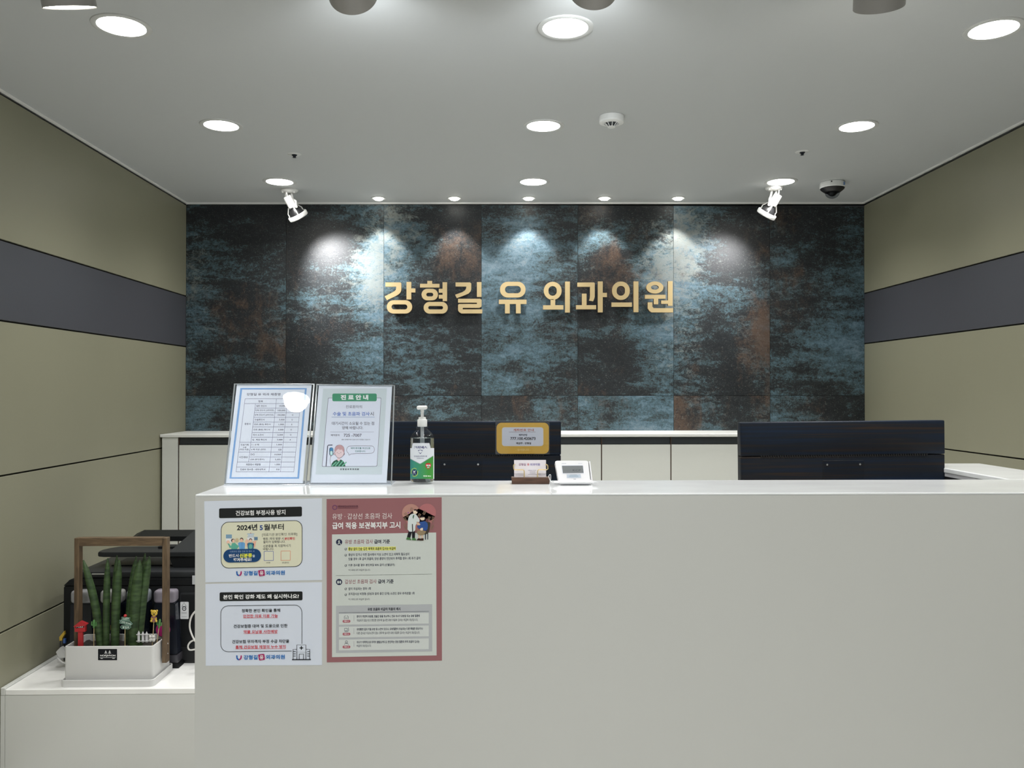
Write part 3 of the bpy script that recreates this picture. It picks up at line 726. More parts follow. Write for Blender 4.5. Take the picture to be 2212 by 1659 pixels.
bm = BM(); prism(bm, [(a.x, 2.7862, a.z), (b.x, 2.7862, a.z), (b.x, 2.7862, b.z), (a.x, 2.7862, b.z)], (0, -.0002, 0))
obj('laminate_film', bm, clear('laminate_film', (1, 1, 1), rough=.05), yl)

# ---------------------------------------------------------------- notices taped to the counter front
YP = YC0 - .0004
def paper(name, lab, cat, Q, col, gain, ox=420, oy=1060, s=4.0218, slope=-.022, grp=None):
    P = [atY(ox + x / s, oy + y / s, YP) for x, y in Q]
    c = (P[0] + P[2]) / 2
    t = thing(name, lab, cat, c, grp)
    bm = BM(); prism(bm, P, (0, .0009, 0)); bmesh.ops.recalc_face_normals(bm, faces=bm.faces)
    obj('sheet', bm, mat('paper_%s' % name, tuple(v * gain for v in lin(col)), .55, spec=.3), t)
    return Sheet(t, planeY(YP - .0002), ox, oy, s, gain, slope)
G = 1.62
K, RED, NAVY, BLUE = (32, 34, 36), (176, 58, 66), (32, 60, 116), (38, 98, 158)
def logo(S, dy):
    U = [(362, 700), (374, 700), (375, 720), (381, 729), (388, 731), (388, 742), (374, 739), (365, 729)]
    S.poly([(x, y + dy) for x, y in U], (32, 84, 150), 2, 'logo_mark')
    U2 = [(388, 731), (396, 727), (400, 712), (401, 700), (412, 700), (411, 722), (404, 736), (388, 742)]
    S.poly([(x, y + dy) for x, y in U2], (150, 40, 90), 2, 'logo_mark')
    S.text('강형길', 427, 697 + dy, 549, 737 + dy, BLUE, .03)
    S.poly([(x, y + dy) for x, y in [(556, 692), (600, 686), (608, 690), (613, 735), (608, 739), (568, 744), (561, 740), (553, 697)]], (142, 40, 84), 2, 'logo_mark')
    S.text('유', 567, 697 + dy, 600, 735 + dy, (214, 216, 222), .03, 3)
    S.text('외과의원', 620, 694 + dy, 786, 733 + dy, BLUE, .03)
S = paper('insurance_notice', 'upper white paper notice on counter front, cream box with three cartoon people', 'notice', [(85, 92), (1108, 66), (1108, 776), (95, 796)], (184, 190, 200), G)
S.rr(214, 146, 934, 231, 12, (28, 30, 30)); S.text('건강보험 부정사용 방지', 358, 168, 790, 213, (220, 222, 224), .02)
S.rr(230, 264, 938, 668, 66, K, 1); S.rr(235, 269, 933, 663, 62, (190, 189, 168), 2)
S.text('2024년', 368, 291, 546, 345, K, .03, 3); S.text('5', 567, 300, 594, 343, NAVY, .03, 3); S.text('월부터', 602, 289, 776, 343, K, .02, 3)
S.text('[의료기관 본인확인 의무화]', 588, 367, 893, 396, (66, 66, 66), 0, 3)
S.text('병원 ,약국 방문 시', 597, 405, 776, 430, (80, 80, 78), .01, 3); S.text('본인확인', 783, 404, 872, 428, RED, .03, 3)
S.text('절차가 강화됩니다.', 597, 433, 790, 456, (80, 80, 78), .01, 3)
S.text('신분증을 꼭 지참하시기', 597, 467, 835, 491, (80, 80, 78), .01, 3); S.text('바랍니다.', 597, 496, 691, 518, (80, 80, 78), .01, 3)
S.ring(rr2(605, 527, 686, 607, 3), 4, (96, 104, 152), 3); S.ring(rr2(752, 524, 833, 605, 3), 4, (190, 128, 100), 3)
S.text('아이폰', 624, 620, 659, 632, (70, 70, 70), .01, 3); S.text('안드로이드', 762, 618, 822, 632, (70, 70, 70), .01, 3)
# cartoon people (crop 440,1130)
S.view(440, 1130, 8.5077); sl = S.slope; S.slope = 0
SK = (206, 166, 146)
S.rr(405, 210, 518, 360, 8, (214, 216, 208), 3); S.rr(408, 210, 518, 280, 6, (110, 140, 162), 4, 'printed_figure')
S.rr(812, 203, 918, 250, 2, (190, 200, 214), 3); S.line(798, 200, 930, 200, 9, (120, 150, 185), 4); S.line(798, 255, 990, 255, 7, (150, 165, 190), 4)
for k in range(5): S.line(828 + k * 20, 212, 828 + k * 20, 244, 6, (120, 130, 160), 4)
S.line(864, 172, 864, 190, 6, (180, 70, 80), 4); S.line(855, 181, 873, 181, 6, (180, 70, 80), 4)
S.rr(928, 258, 992, 312, 4, (86, 112, 134), 4); S.rr(800, 262, 915, 330, 2, (206, 212, 216), 3)
S.poly([(440, 372), (462, 372), (500, 425), (520, 372), (575, 362), (612, 400), (652, 420), (610, 480), (508, 484), (505, 450), (478, 458)], (84, 150, 132), 4, 'printed_figure', sk=False)
S.poly(el2(418, 315, 480, 376, 14), SK, 5); S.poly(el2(503, 288, 572, 350, 18), (44, 34, 36), 5); S.poly(el2(522, 298, 572, 358, 18), SK, 6)
S.poly([(628, 372), (660, 352), (735, 352), (758, 372), (752, 480), (660, 482), (650, 440)], (92, 140, 184), 4, 'printed_figure')
S.poly(el2(580, 278, 645, 352, 16), (176, 160, 130), 5); S.poly(el2(666, 268, 728, 335, 18), (44, 34, 36), 5); S.poly(el2(670, 285, 722, 352, 18), SK, 6)
S.line(703, 360, 703, 478, 5, (70, 116, 160), 5)
S.poly([(800, 375), (832, 360), (895, 360), (925, 380), (915, 478), (812, 480)], (52, 100, 124), 4, 'printed_figure'); S.poly(el2(830, 385, 895, 480, 16), (92, 150, 136), 5)
S.poly(el2(832, 280, 892, 340, 18), (44, 34, 36), 5); S.poly(el2(836, 295, 888, 360, 18), SK, 6)
S.poly([(760, 330), (792, 290), (830, 320), (800, 430), (768, 425)], SK, 4); S.poly([(905, 335), (970, 330), (960, 362), (944, 440), (918, 445)], (196, 150, 134), 4)
S.view(420, 1060, 4.0218); S.slope = sl
S.rr(251, 507, 579, 622, 57, (24, 58, 98), 7, 'printed_banner')
S.text('이제부터 병원 진료 및 접수 시', 308, 519, 520, 536, (130, 150, 178), 0, 8)
S.text('반드시', 300, 550, 383, 579, (210, 216, 224), .02, 8); S.text('신분증', 392, 544, 501, 581, (226, 206, 60), .035, 8); S.text('을', 504, 556, 526, 578, (190, 200, 212), .01, 8)
S.text('챙겨주세요!', 338, 584, 495, 614, (224, 228, 232), .035, 8)
logo(S, 0)
S = paper('identity_notice', 'lower white paper notice on counter front with small hospital drawing', 'notice', [(95, 811), (1108, 796), (1108, 1515), (98, 1521)], (184, 190, 202), G, slope=-.012)
S.rr(219, 879, 939, 956, 12, (28, 30, 30)); S.text('본인 확인 강화 제도 왜 실시하나요?', 250, 900, 908, 940, (220, 222, 224), .03)
S.ring(rr2(229, 997, 934, 1396, 64), 4.5, K)
def ul(tx, x0, y0, x1, y1):
    S.text(tx, x0, y0, x1, y1, RED, .02); S.line(x0, y1 + 3, x1, y1 + 1, 3, RED, 2)
S.text('정확한 본인 확인을 통해', 410, 1026, 745, 1056, K, .02); ul('안전한 의료 이용 가능', 423, 1074, 725, 1102)
S.text('건강보험증 대여 및 도용으로 인한', 340, 1160, 808, 1191, K, .02); ul('약물 오남용 사전예방', 427, 1210, 722, 1238)
S.text('건강보험 무자격자 부정 수급 차단을', 327, 1294, 823, 1325, K, .02); ul('통해 건강보험 재정의 누수 방지', 357, 1342, 793, 1371)
S.poly([(846, 1330), (1016, 1330), (1016, 1400), (846, 1400)], (184, 190, 202), 2)
dk = (34, 36, 42)
S.ring([(890, 1468), (890, 1340), (968, 1340), (968, 1468)], 5, dk, 3, closed=False, sk=False); S.ring([(888, 1378), (857, 1378), (857, 1465)], 5, dk, 3, closed=False, sk=False); S.ring([(968, 1378), (1002, 1378), (1002, 1465)], 5, dk, 3, closed=False, sk=False)
S.line(848, 1468, 1012, 1467, 9, dk, 3); S.line(929, 1350, 929, 1382, 9, dk, 3); S.line(913, 1366, 945, 1366, 9, dk, 3)
S.ring([(910, 1466), (910, 1420), (948, 1420), (948, 1466)], 5, dk, 3, closed=False, sk=False)
for yy in (1397, 1417, 1437): S.line(857, yy, 880, yy, 5, dk, 3); S.line(980, yy, 1002, yy, 5, dk, 3)
logo(S, 731)

PK, PW, DT = (128, 86, 89), (174, 179, 175), (44, 48, 66)
S = paper('ultrasound_poster', 'tall dusty pink poster on counter front with a heart and two drawn figures', 'poster', [(1148, 72), (2148, 58), (2150, 1476), (1150, 1491)], PK, G, slope=-.012)
S.poly([(1195, 380), (2100, 363), (2104, 1431), (1195, 1446)], PW, 1)
S.ring(el2(1200, 127, 1238, 163, 18), 5, (88, 50, 92), 1, sk=False); S.text('대한유방갑상선외과의사회', 1245, 127, 1420, 146, (70, 36, 52), .02); S.line(1245, 153, 1420, 151, 3, (90, 46, 60))
S.text('유방 · 갑상선 초음파 검사', 1198, 196, 1718, 247, (216, 196, 194), 0); S.text('급여 적용 보건복지부 고시', 1197, 272, 1789, 331, (226, 212, 208), .03)
def head(y, a, b, xa, xb_, xc_, two=False):
    S.poly(el2(1230, y, 1284, y + 54, 22), (30, 34, 60), 2)
    if two: S.poly(el2(1240, y + 15, 1256, y + 42, 14), PW, 3); S.poly(el2(1259, y + 15, 1275, y + 42, 14), PW, 3)
    else: S.ring([(1246, y + 46), (1262, y + 20), (1257, y + 10), (1250, y + 20), (1270, y + 46)], 7, PW, 3, closed=False, sk=False)
    S.text(a, 1307, y + 4, xa, y + 42, (130, 86, 92), .01); S.text(b, xb_, y + 4, xc_, y + 40, (34, 36, 50), .03)
head(420, '유방 초음파 검사', '급여 기준', 1551, 1562, 1698); head(766, '갑상선 초음파 검사', '급여 기준', 1582, 1595, 1730, True)
def chk(y):
    S.ring(el2(1305, y + 2, 1323, y + 20, 12), 2.5, (70, 72, 80), 2, sk=False); S.ring([(1308, y + 10), (1314, y + 16), (1325, y)], 3, (70, 72, 80), 3, closed=False, sk=False)
for y in (497, 550, 640, 843, 894): chk(y)
S.poly([(1335, 490), (1750, 485), (1750, 517), (1335, 522)], (206, 204, 110), 2)
S.text('증상 없이 단순 검진 목적의 초음파 검사는 비급여', 1338, 491, 1747, 517, (44, 46, 40), .025, 3)
for tx, x1, y0, y1 in (('증상이 있거나 이전 검사에서 이상 소견이 있고 의학적 필요성이', 1867, 541, 566), ('있을 경우 1회 급여 초음파, 양성 종양이 진단되어 추적할 경우 1회 추가 급여', 1962, 577, 603),
                       ('이후 검사할 경우 본인부담 80% 급여 (선별급여)', 1740, 634, 659), ('암이 의심되는 경우 1회', 1532, 839, 863), ('조직검사상 비정형 (양성과 암의 중간 단계) 소견인 경우 추적관찰 1회', 1912, 882, 909)):
    S.text(tx, 1338, y0, x1, y1, DT, .015)
S.text('*이 외에 모두 비급여 입니다.', 1337, 680, 1529, 698, (90, 92, 98), .01); S.text('*이 외에 모두 비급여 입니다.', 1337, 934, 1526, 952, (90, 92, 98), .01)
S.line(1230, 738, 2062, 724, 2.5, (140, 144, 146))
S.poly([(1230, 1000), (2065, 986), (2066, 1396), (1230, 1410)], (152, 155, 158), 2)
S.text('유방 초음파 비급여 적용의 예시', 1505, 1015, 1790, 1042, (40, 42, 50), .03, 3); S.line(1255, 1060, 2037, 1048, 4, (104, 108, 114), 3)
ex = [(1066, '환자가 주관적 유방통, 멍울감 등을 호소하나, 진료 의사가 유방암 또는 유방 질환에', 1957, '의심되지 않는다고 판단한 경우에 실시한 유방 초음파 검사는 비급여 대상입니다.', 1942),
      (1177, '유방촬영 결과 치밀 유방 등 소견이 있으나, 유방질환이 의심되는 다른 특별한 증상이나', 1985, '다른 검사상 이상소견이 없는 경우에 실시한 유방 초음파 검사는 비급여 대상입니다.', 1960),
      (1289, '의사가 의학적으로 추적이 불필요하다고 판단하는 양성 질환의 추적 초음파 검사는', 1955, '비급여 대상입니다.', 1536)]
for k, (y, a, xa, b, xb_) in enumerate(ex):
    S.poly([(1255, y + 5), (2036, y - 6), (2036, y + 88), (1255, y + 99)], (176, 180, 178), 3)
    S.text(a, 1410, y + 13, xa, y + 36, DT, .02, 4); S.text(b, 1410, y + 47, xb_, y + 69, DT, .005, 4)
    S.rr(1287, y + 57, 1355, y + 80, 11, (146, 84, 92), 4); S.text('예시 %d' % (k + 1), 1302, y + 61, 1340, y + 75, (214, 196, 198), .02, 5)
    S.line(1385, y + 18, 1385, y + 66, 2, (120, 122, 128), 4)
    if k == 0: S.ring([(1303, y + 50), (1301, y + 30), (1312, y + 18)], 3, DT, 4, closed=False, sk=False); S.ring([(1335, y + 50), (1337, y + 30), (1326, y + 18)], 3, DT, 4, closed=False, sk=False); S.ring([(1308, y + 38), (1319, y + 44), (1330, y + 38)], 3, DT, 4, closed=False, sk=False)
    if k == 1: S.ring(rr2(1304, y + 18, 1328, y + 40, 2), 3, DT, 4, sk=False); S.ring([(1304, y + 47), (1330, y + 47), (1340, y + 40), (1338, y + 12)], 3, DT, 4, closed=False, sk=False)
    if k == 2: S.ring(el2(1311, y + 14, 1330, y + 34, 14), 3, DT, 4, sk=False); S.ring([(1303, y + 50), (1308, y + 38), (1333, y + 38), (1338, y + 50)], 3, DT, 4, closed=False, sk=False)
# drawn heart, doctor and seated woman (crop 840,1070)
S.view(840, 1070, 15.083); S.slope = 0
S.poly(el2(430, 282, 1020, 880, 36), (158, 118, 108), 2, 'printed_heart'); S.poly(el2(955, 270, 1535, 850, 36), (152, 96, 98), 2, 'printed_heart')
S.poly([(452, 720), (980, 430), (1510, 690), (1330, 1000), (1000, 1205), (700, 1040)], (152, 100, 98), 2, 'printed_heart')
def sprig(x, y, dx, dy, n, c=(120, 100, 84)):
    S.line(x, y, x + dx, y + dy, 9, c, 3)
    px_, py_ = -dy / math.hypot(dx, dy), dx / math.hypot(dx, dy)
    for k in range(n):
        f = (k + 1) / (n + .4); cx, cy = x + dx * f, y + dy * f
        for s in (-1, 1): S.poly(el2(cx + px_ * s * 28 - 15, cy + py_ * s * 28 - 15, cx + px_ * s * 28 + 15, cy + py_ * s * 28 + 15, 8), c, 3)
for a in ((640, 720, -120, -150, 4), (720, 530, 35, -130, 3), (960, 700, 60, -100, 3), (1120, 640, 70, -140, 4), (1290, 820, 40, -130, 3), (1420, 900, 20, -210, 4), (1370, 1120, 80, -160, 4), (590, 1130, -80, -200, 4), (560, 850, -60, -130, 3), (880, 1160, 60, -80, 2)): sprig(*a)
S.poly(el2(610, 540, 660, 592, 12), (128, 82, 120), 3)
CO, SK2 = (184, 190, 190), (200, 184, 164)
S.poly([(1205, 845), (1330, 870), (1358, 900), (1320, 1150), (1270, 1250), (1140, 1280), (1130, 1230), (1230, 1150)], (58, 52, 46), 4); S.poly([(1178, 1270), (1212, 1265), (1205, 1445), (1178, 1445)], (28, 30, 48), 4); S.poly([(1252, 1235), (1280, 1230), (1278, 1440), (1254, 1440)], (28, 30, 48), 4)
S.poly([(640, 1180), (755, 1180), (700, 1385), (590, 1355)], (26, 26, 30), 4, 'printed_figure'); S.poly([(752, 1180), (858, 1180), (848, 1390), (756, 1390)], (26, 26, 30), 4, 'printed_figure')
S.poly([(588, 1365), (680, 1375), (738, 1445), (725, 1460), (560, 1440)], (62, 102, 58), 5); S.poly([(760, 1388), (850, 1388), (892, 1450), (880, 1470), (755, 1462)], (62, 102, 58), 5)
S.poly([(700, 1470), (700, 1469), (699, 1468)], (62, 102, 58), 5)
S.poly(chaikin([(730, 600), (860, 600), (930, 680), (1010, 800), (985, 885), (900, 850), (905, 940), (862, 970), (862, 1190), (608, 1180), (612, 900), (640, 700)], 1), CO, 5, 'printed_figure')
S.poly([(790, 640), (825, 640), (800, 775), (775, 720)], (44, 86, 62), 6); S.poly([(752, 935), (780, 935), (790, 1188), (760, 1188)], (26, 26, 30), 6)
S.poly(el2(780, 465, 935, 610, 20), SK2, 5); S.poly([(800, 480), (850, 452), (905, 462), (940, 500), (942, 542), (905, 530), (880, 492), (830, 500)], (38, 22, 28), 6); S.poly([(795, 520), (795, 575), (740, 592), (692, 582), (740, 535)], (38, 22, 28), 6)
S.poly(chaikin([(905, 860), (990, 905), (1028, 940), (1010, 975), (910, 965)], 1), (190, 164, 140), 7)
S.poly([(1010, 760), (1060, 690), (1160, 690), (1225, 830), (1120, 850), (1000, 870)], (26, 20, 26), 6); S.poly(el2(1018, 690, 1170, 815, 20), SK2, 7); S.poly([(1012, 730), (1045, 680), (1100, 662), (1165, 700), (1150, 712), (1060, 722)], (26, 20, 26), 8)
S.poly(chaikin([(1040, 840), (1180, 830), (1280, 930), (1250, 1150), (1130, 1150), (1090, 1050), (1000, 1110), (920, 1040), (918, 980), (1030, 975), (985, 890)], 1), (44, 72, 128), 6, 'printed_figure')
S.poly([(1010, 1100), (1060, 1060), (1110, 1060), (1110, 1140), (1040, 1150)], SK2, 7)
S.poly(chaikin([(940, 1140), (1215, 1155), (1190, 1230), (1120, 1300), (960, 1290), (900, 1220)], 1), (128, 112, 88), 7, 'printed_figure')
S.poly([(950, 1290), (1020, 1295), (1015, 1400), (965, 1400)], (180, 156, 138), 5); S.poly([(1045, 1300), (1118, 1300), (1110, 1405), (1060, 1405)], (180, 156, 138), 5)
S.poly([(955, 1400), (1030, 1405), (1030, 1472), (895, 1465)], (46, 30, 26), 6); S.poly([(1040, 1405), (1132, 1400), (1132, 1475), (1010, 1475)], (52, 34, 28), 6)

# ---------------------------------------------------------------- leaning acrylic stands
TIL = math.radians(16.8); NS = Vector((0, -math.cos(TIL), math.sin(TIL))); P0 = Vector((0, 2.322, ZK + .004))
def surfS(px, py, l):
    d = ray(px, py); q = P0 + NS * l
    return CAM + d * ((q - CAM).dot(NS) / d.dot(NS))
M_acr = clear('clear_acrylic', (.97, .98, .99), rough=.012)
M_acredge = mat('acrylic_edge', (.62, .66, .68), .12, metal=.55)
def stand(name_lab, Q, PQ):
    """Q: outer corners in photo pixels, PQ: paper corners in crop coordinates"""
    C4 = [surfS(x, y, .0034) for x, y in Q]
    base = (C4[2] + C4[3]) / 2; base.z = ZK
    t = thing('acrylic_stand', name_lab, 'sign holder', base, 'leaning clear acrylic stands on the counter')
    for nm, l in (('front_sheet', .0032), ('back_sheet', -.0016)):
        P = [surfS(x, y, l) for x, y in Q]; bm = BM(); prism(bm, P, NS * -.0016); bmesh.ops.recalc_face_normals(bm, faces=bm.faces)
        obj(nm, bm, M_acr, t)
    for (a, b) in ((0, 3), (1, 2)):
        A, B_ = surfS(*Q[a], .0032), surfS(*Q[b], .0032); dx = .0030 if a == 0 else -.0030
        bm = BM(); prism(bm, [A, A + Vector((dx, 0, 0)), B_ + Vector((dx, 0, 0)), B_], NS * -.0065); bmesh.ops.recalc_face_normals(bm, faces=bm.faces)
        obj('side_edge', bm, M_acredge, t)
    A, B_ = surfS(*Q[0], .0032), surfS(*Q[1], .0032); up = Vector((0, math.sin(TIL), math.cos(TIL)))
    bm = BM(); prism(bm, [A, B_, B_ - up * .0016, A - up * .0016], NS * -.0065); bmesh.ops.recalc_face_normals(bm, faces=bm.faces)
    obj('top_edge', bm, M_acredge, t)
    A, B_ = surfS(*Q[3], .0032), surfS(*Q[2], .0032)
    xa, xb_ = min(A.x, B_.x), max(A.x, B_.x)
    obj('foot', bx(BM(), xa, xb_, A.y - .004, A.y + .088, ZK + .0002, ZK + .0034, .0012), clear('acrylic_foot', (.93, .95, .97), rough=.03, opac=.35, oc=(.85, .88, .92)), t)
    P = [surfS(470 + x / 5.53, 810 + y / 5.53, 0) for x, y in PQ]
    bm = BM(); prism(bm, P, NS * -.0006); bmesh.ops.recalc_face_normals(bm, faces=bm.faces)
    obj('paper', bm, mat('stand_paper', tuple(v * 1.3 for v in lin((208, 213, 228))), .6), t)
    return Sheet(t, lambda px, py, l: surfS(px, py, l + .0002), 470, 810, 5.53, 1.28, 0, .00012)
S = stand('left leaning acrylic stand holding a price table with blue border', [(505.5, 828.5), (679.5, 828.5), (661, 1046), (484, 1046)], [(230, 112), (1125, 112), (1018, 1292), (98, 1292)])
BB = (122, 158, 202); TL = (128, 124, 150); TT = (84, 78, 96)
S.ring([(283, 164), (1054, 164), (963, 1230), (153, 1230)], 27, BB, 1, sk=False)
S.text('강형길 유 외과 제증명', 347, 215, 750, 246, TT, 0)
ys = [285, 342, 397, 450, 506, 562, 620, 688, 743, 803, 862, 920, 980, 1040, 1100, 1158]
fl = lambda y: 328 - (y - 285) * .1237
fa = lambda y: 452 - (y - 342) * .118
fb = lambda y: 703 - (y - 285) * .1042
fc = lambda y: 830 - (y - 342) * .098
fr = lambda y: 995 - (y - 285) * .0973
for i, y in enumerate(ys):
    x0 = fl(y) if i in (0, 1, 9, 11, 13, 14, 15) else fa(y)
    S.line(x0, y, fr(y), y, 3.4, TL, 1, 'table_rule')
S.line(fl(285), 285, fl(1158), 1158, 3.4, TL, 1, 'table_rule'); S.line(fr(285), 285, fr(1158), 1158, 3.4, TL, 1, 'table_rule')
S.line(fa(342), 342, fa(1040), 1040, 3.4, TL, 1, 'table_rule'); S.line(fb(285), 285, fb(1158), 1158, 3.4, TL, 1, 'table_rule'); S.line(fc(342), 342, fc(1158), 1158, 3.4, TL, 1, 'table_rule')
S.text('항목', 487, 303, 541, 328, TT, 0)
rowsT = [('일반 진단서', 120, '10,000', ''), ('상해 진단서 (3주미만)', 226, '100,000', 'O'), ('상해 진단서 (3주이상)', 226, '150,000', 'O'), ('수술확인서', 115, '3,000', 'O'), ('진료 (통원) 확인서', 195, '1,000', 'X'), ('진료 (통원) 확인서', 195, '3,000', 'O'),
         ('의사 소견서', 125, '5,000', 'O'), ('입 . 퇴원 확인서', 170, '3,000', 'X'), ('1 ~ 5 매', 85, '1,000', ''), ('6 매 이상 (장당)', 175, '100', ''), ('DVD', 48, '10,000', ''), ('USB (본인준비)', 172, '5,000', '')]
for k, (a, w, c, d) in enumerate(rowsT):
    y = (ys[k + 1] + ys[k + 2]) / 2; x = fa(y) + 14
    if w > 220: x -= 8
    S.text(a, x, y - 11, x + w, y + 11, TT, 0)
    xe = fc(y) - 12; S.text(c, xe - len(c) * 13, y - 9, xe, y + 11, TT, 0)
    if d: S.text(d, (fc(y) + fr(y)) / 2 - 8, y - 9, (fc(y) + fr(y)) / 2 + 8, y + 9, TT, 0)
for k, (a, w, c) in enumerate((('제증명서 재발행', 172, '1,000'), ('진료비 영수증 / 세부내역서', 298, '무료'))):
    y = (ys[13 + k] + ys[14 + k]) / 2; xm = (fl(y) + fb(y)) / 2; S.text(a, xm - w / 2, y - 12, xm + w / 2, y + 12, TT, 0); xe = fc(y) - 12; S.text(c, xe - (62 if k == 0 else 42), y - 10, xe, y + 11, TT, 0)
S.text('증명서', 322, 573, 391, 596, TT, 0); S.text('진료기록', 278, 823, 371, 846, TT, 0); S.text('사본', 301, 856, 345, 875, TT, 0); S.text('(차트사본)', 262, 880, 377, 904, TT, 0); S.text('사진/영상', 255, 970, 361, 994, TT, 0)

S = stand('right leaning acrylic stand holding a notice with green banner and drawn patient', [(683.5, 829.5), (853, 832), (846.5, 1046), (668, 1046)], [(1210, 119), (2086, 119), (2020, 1288), (1110, 1288)])
S.poly([(1262, 162), (2022, 160), (1962, 1187), (1170, 1187)], (192, 201, 205), 1)
S.poly(chaikin([(1320, 273), (1345, 273), (1930, 271), (1955, 272), (1953, 300), (1908, 1070), (1903, 1092), (1880, 1093), (1270, 1095), (1247, 1095), (1249, 1070), (1318, 298)], 2), (86, 82, 100), 2)
S.poly(chaikin([(1324, 277), (1348, 277), (1927, 275), (1951, 276), (1949, 300), (1904, 1068), (1899, 1088), (1878, 1089), (1272, 1091), (1252, 1091), (1254, 1068), (1322, 298)], 2), (208, 212, 226), 3)
S.poly(rr2(1371, 222, 1901, 314, 18), (70, 140, 108), 4, 'printed_banner'); S.text('진 료 안 내', 1470, 237, 1800, 298, (236, 240, 242), .045, 5)
D2, B2 = (78, 76, 90), (70, 104, 176)
S.text('진료환자의', 1533, 361, 1725, 398, D2, 0, 4); S.text('수술 및 초음파 검사', 1377, 440, 1817, 488, B2, .015, 4); S.text('시', 1822, 440, 1866, 488, D2, .01, 4)
S.line(1362, 503, 1876, 503, 9, (172, 182, 204), 4); S.text('대기시간이 소요될 수 있는 점', 1366, 558, 1870, 598, D2, .01, 4); S.text('양해 바랍니다.', 1487, 612, 1738, 650, D2, .01, 4)
S.line(1345, 681, 1867, 681, 4, (160, 162, 178), 4); S.text('예약문의', 1353, 707, 1455, 731, D2, .01, 4); S.text('725 -7007', 1507, 703, 1721, 738, (66, 60, 76), .01, 4)
S.text('환자 상태에 따라 진료시간이 지연될수 있습니다.', 1482, 763, 1828, 781, D2, 0, 4)
S.text('강 형 길 유 외 과 의 원', 1463, 1116, 1686, 1135, (44, 46, 56), .03, 4)
S.view(690, 940, 13.012)
S.ring([(185, 880), (230, 310), (250, 282), (368, 278)], 24, (64, 62, 78), 4, 'drawn_pole', closed=False)
S.poly(rr2(278, 345, 390, 575, 50), (58, 88, 108), 4); S.poly(rr2(300, 445, 370, 560, 28), (188, 216, 214), 5); S.poly([(290, 440), (385, 440), (380, 375), (345, 345), (300, 375)], (74, 132, 176), 6); S.line(322, 575, 322, 605, 20, (120, 100, 90), 5)
S.ring([(318, 600), (300, 700), (310, 800), (330, 880)], 10, (118, 108, 112), 4, 'drawn_tube', closed=False)
OL = (86, 66, 84)
S.poly(el2(392, 490, 450, 560, 14), OL, 4); S.poly(el2(400, 497, 450, 552, 14), (216, 192, 194), 5); S.poly(el2(655, 490, 712, 560, 14), OL, 4); S.poly(el2(655, 497, 704, 552, 14), (216, 192, 194), 5)
S.poly([(330, 882), (345, 800), (400, 730), (480, 690), (610, 690), (670, 730), (715, 800), (732, 882)], (52, 92, 74), 4)
for k in range(4):
    x = 350 + k * 95; S.line(x, 870, x + 125, 720 + (35 if k in (0, 3) else 0), 30, (112, 178, 148), 5)
S.poly([(505, 640), (575, 640), (590, 690), (540, 735), (490, 690)], (216, 192, 194), 6)
hp = [(420, 470), (425, 380), (460, 310), (520, 275), (600, 270), (665, 305), (700, 370), (702, 480), (680, 570), (620, 630), (550, 655), (490, 625), (440, 560)]
S.poly(chaikin(hp, 2), OL, 7); ctr = (560, 465); S.poly([(ctr[0] + (x - ctr[0]) * .93, ctr[1] + (y - ctr[1]) * .95) for x, y in chaikin(hp, 2)], (216, 194, 196), 8)
S.poly([(424, 490), (428, 380), (465, 318), (520, 284), (555, 275), (560, 262), (575, 275), (600, 272), (612, 285), (665, 312), (694, 372), (694, 500), (640, 420), (628, 390), (608, 420), (590, 395), (575, 425), (545, 375), (520, 410), (505, 385), (490, 420)], (186, 148, 150), 9)
S.poly(el2(490, 483, 508, 503, 10), OL, 9); S.poly(el2(592, 480, 610, 500, 10), OL, 9); S.ring([(528, 510), (545, 520), (565, 512)], 6, OL, 9, closed=False)
bp_ = [(870, 300), (1450, 298), (1520, 320), (1552, 405), (1520, 490), (1440, 515), (910, 515), (822, 575), (826, 515), (770, 465), (762, 400), (790, 330)]
S.ring(chaikin(bp_, 1), 9, OL, 4, 'drawn_bubble'); S.text('예약 환자를 우선으로', 880, 340, 1430, 392, (66, 128, 124), .01, 5); S.text('진료합니다.', 1003, 425, 1300, 478, (66, 128, 124), .01, 5)

# ---------------------------------------------------------------- sanitiser bottle
def gel_mat():
    m = bpy.data.materials.new('clear_gel'); m.use_nodes = True; nt = m.node_tree; nt.nodes.clear()
    o = nt.nodes.new('ShaderNodeOutputMaterial'); g = nt.nodes.new('ShaderNodeBsdfGlass'); g.inputs['IOR'].default_value = 1.36; g.inputs['Roughness'].default_value = .0; g.inputs['Color'].default_value = (.93, .95, .95, 1)
    nt.links.new(g.outputs[0], o.inputs[0]); return m
bc = atZ(912.1, 1047, ZK); bc.y += .0342; bc.x = atY(912.1, 1000, bc.y).x; bc.z = ZK
bt = thing('pump_bottle', 'clear pump bottle of hand gel with green and white label on the counter', 'bottle', bc)
prof = [(0, .003), (.022, .0015), (.029, .0004), (.0325, .003), (.0342, .009), (.0342, .122), (.0335, .129), (.030, .138), (.023, .146), (.0172, .151), (.0156, .154), (.0166, .157), (.0166, .161), (.0130, .1625)]
obj('bottle_body', lathe(BM(), prof, bc, seg=48), clear('bottle_plastic', (.97, .98, .98), rough=.02), bt, True)
obj('gel', lathe(BM(), [(0, .005), (.031, .006), (.0326, .012), (.0326, .1285), (0, .1285)], bc, seg=40), gel_mat(), bt, True)
obj('cap', lathe(BM(), [(.0130, .160), (.0138, .1615), (.0138, .1790), (.0130, .1805), (.0104, .181), (.0104, .1865), (.006, .1875), (0, .1875)], bc, seg=36), M_wplast, bt, True)
obj('pump_stem', lathe(BM(), [(.0044, .187), (.0040, .199), (.0050, .200), (.0050, .209), (0, .209)], bc, seg=20), M_wplast, bt, True)
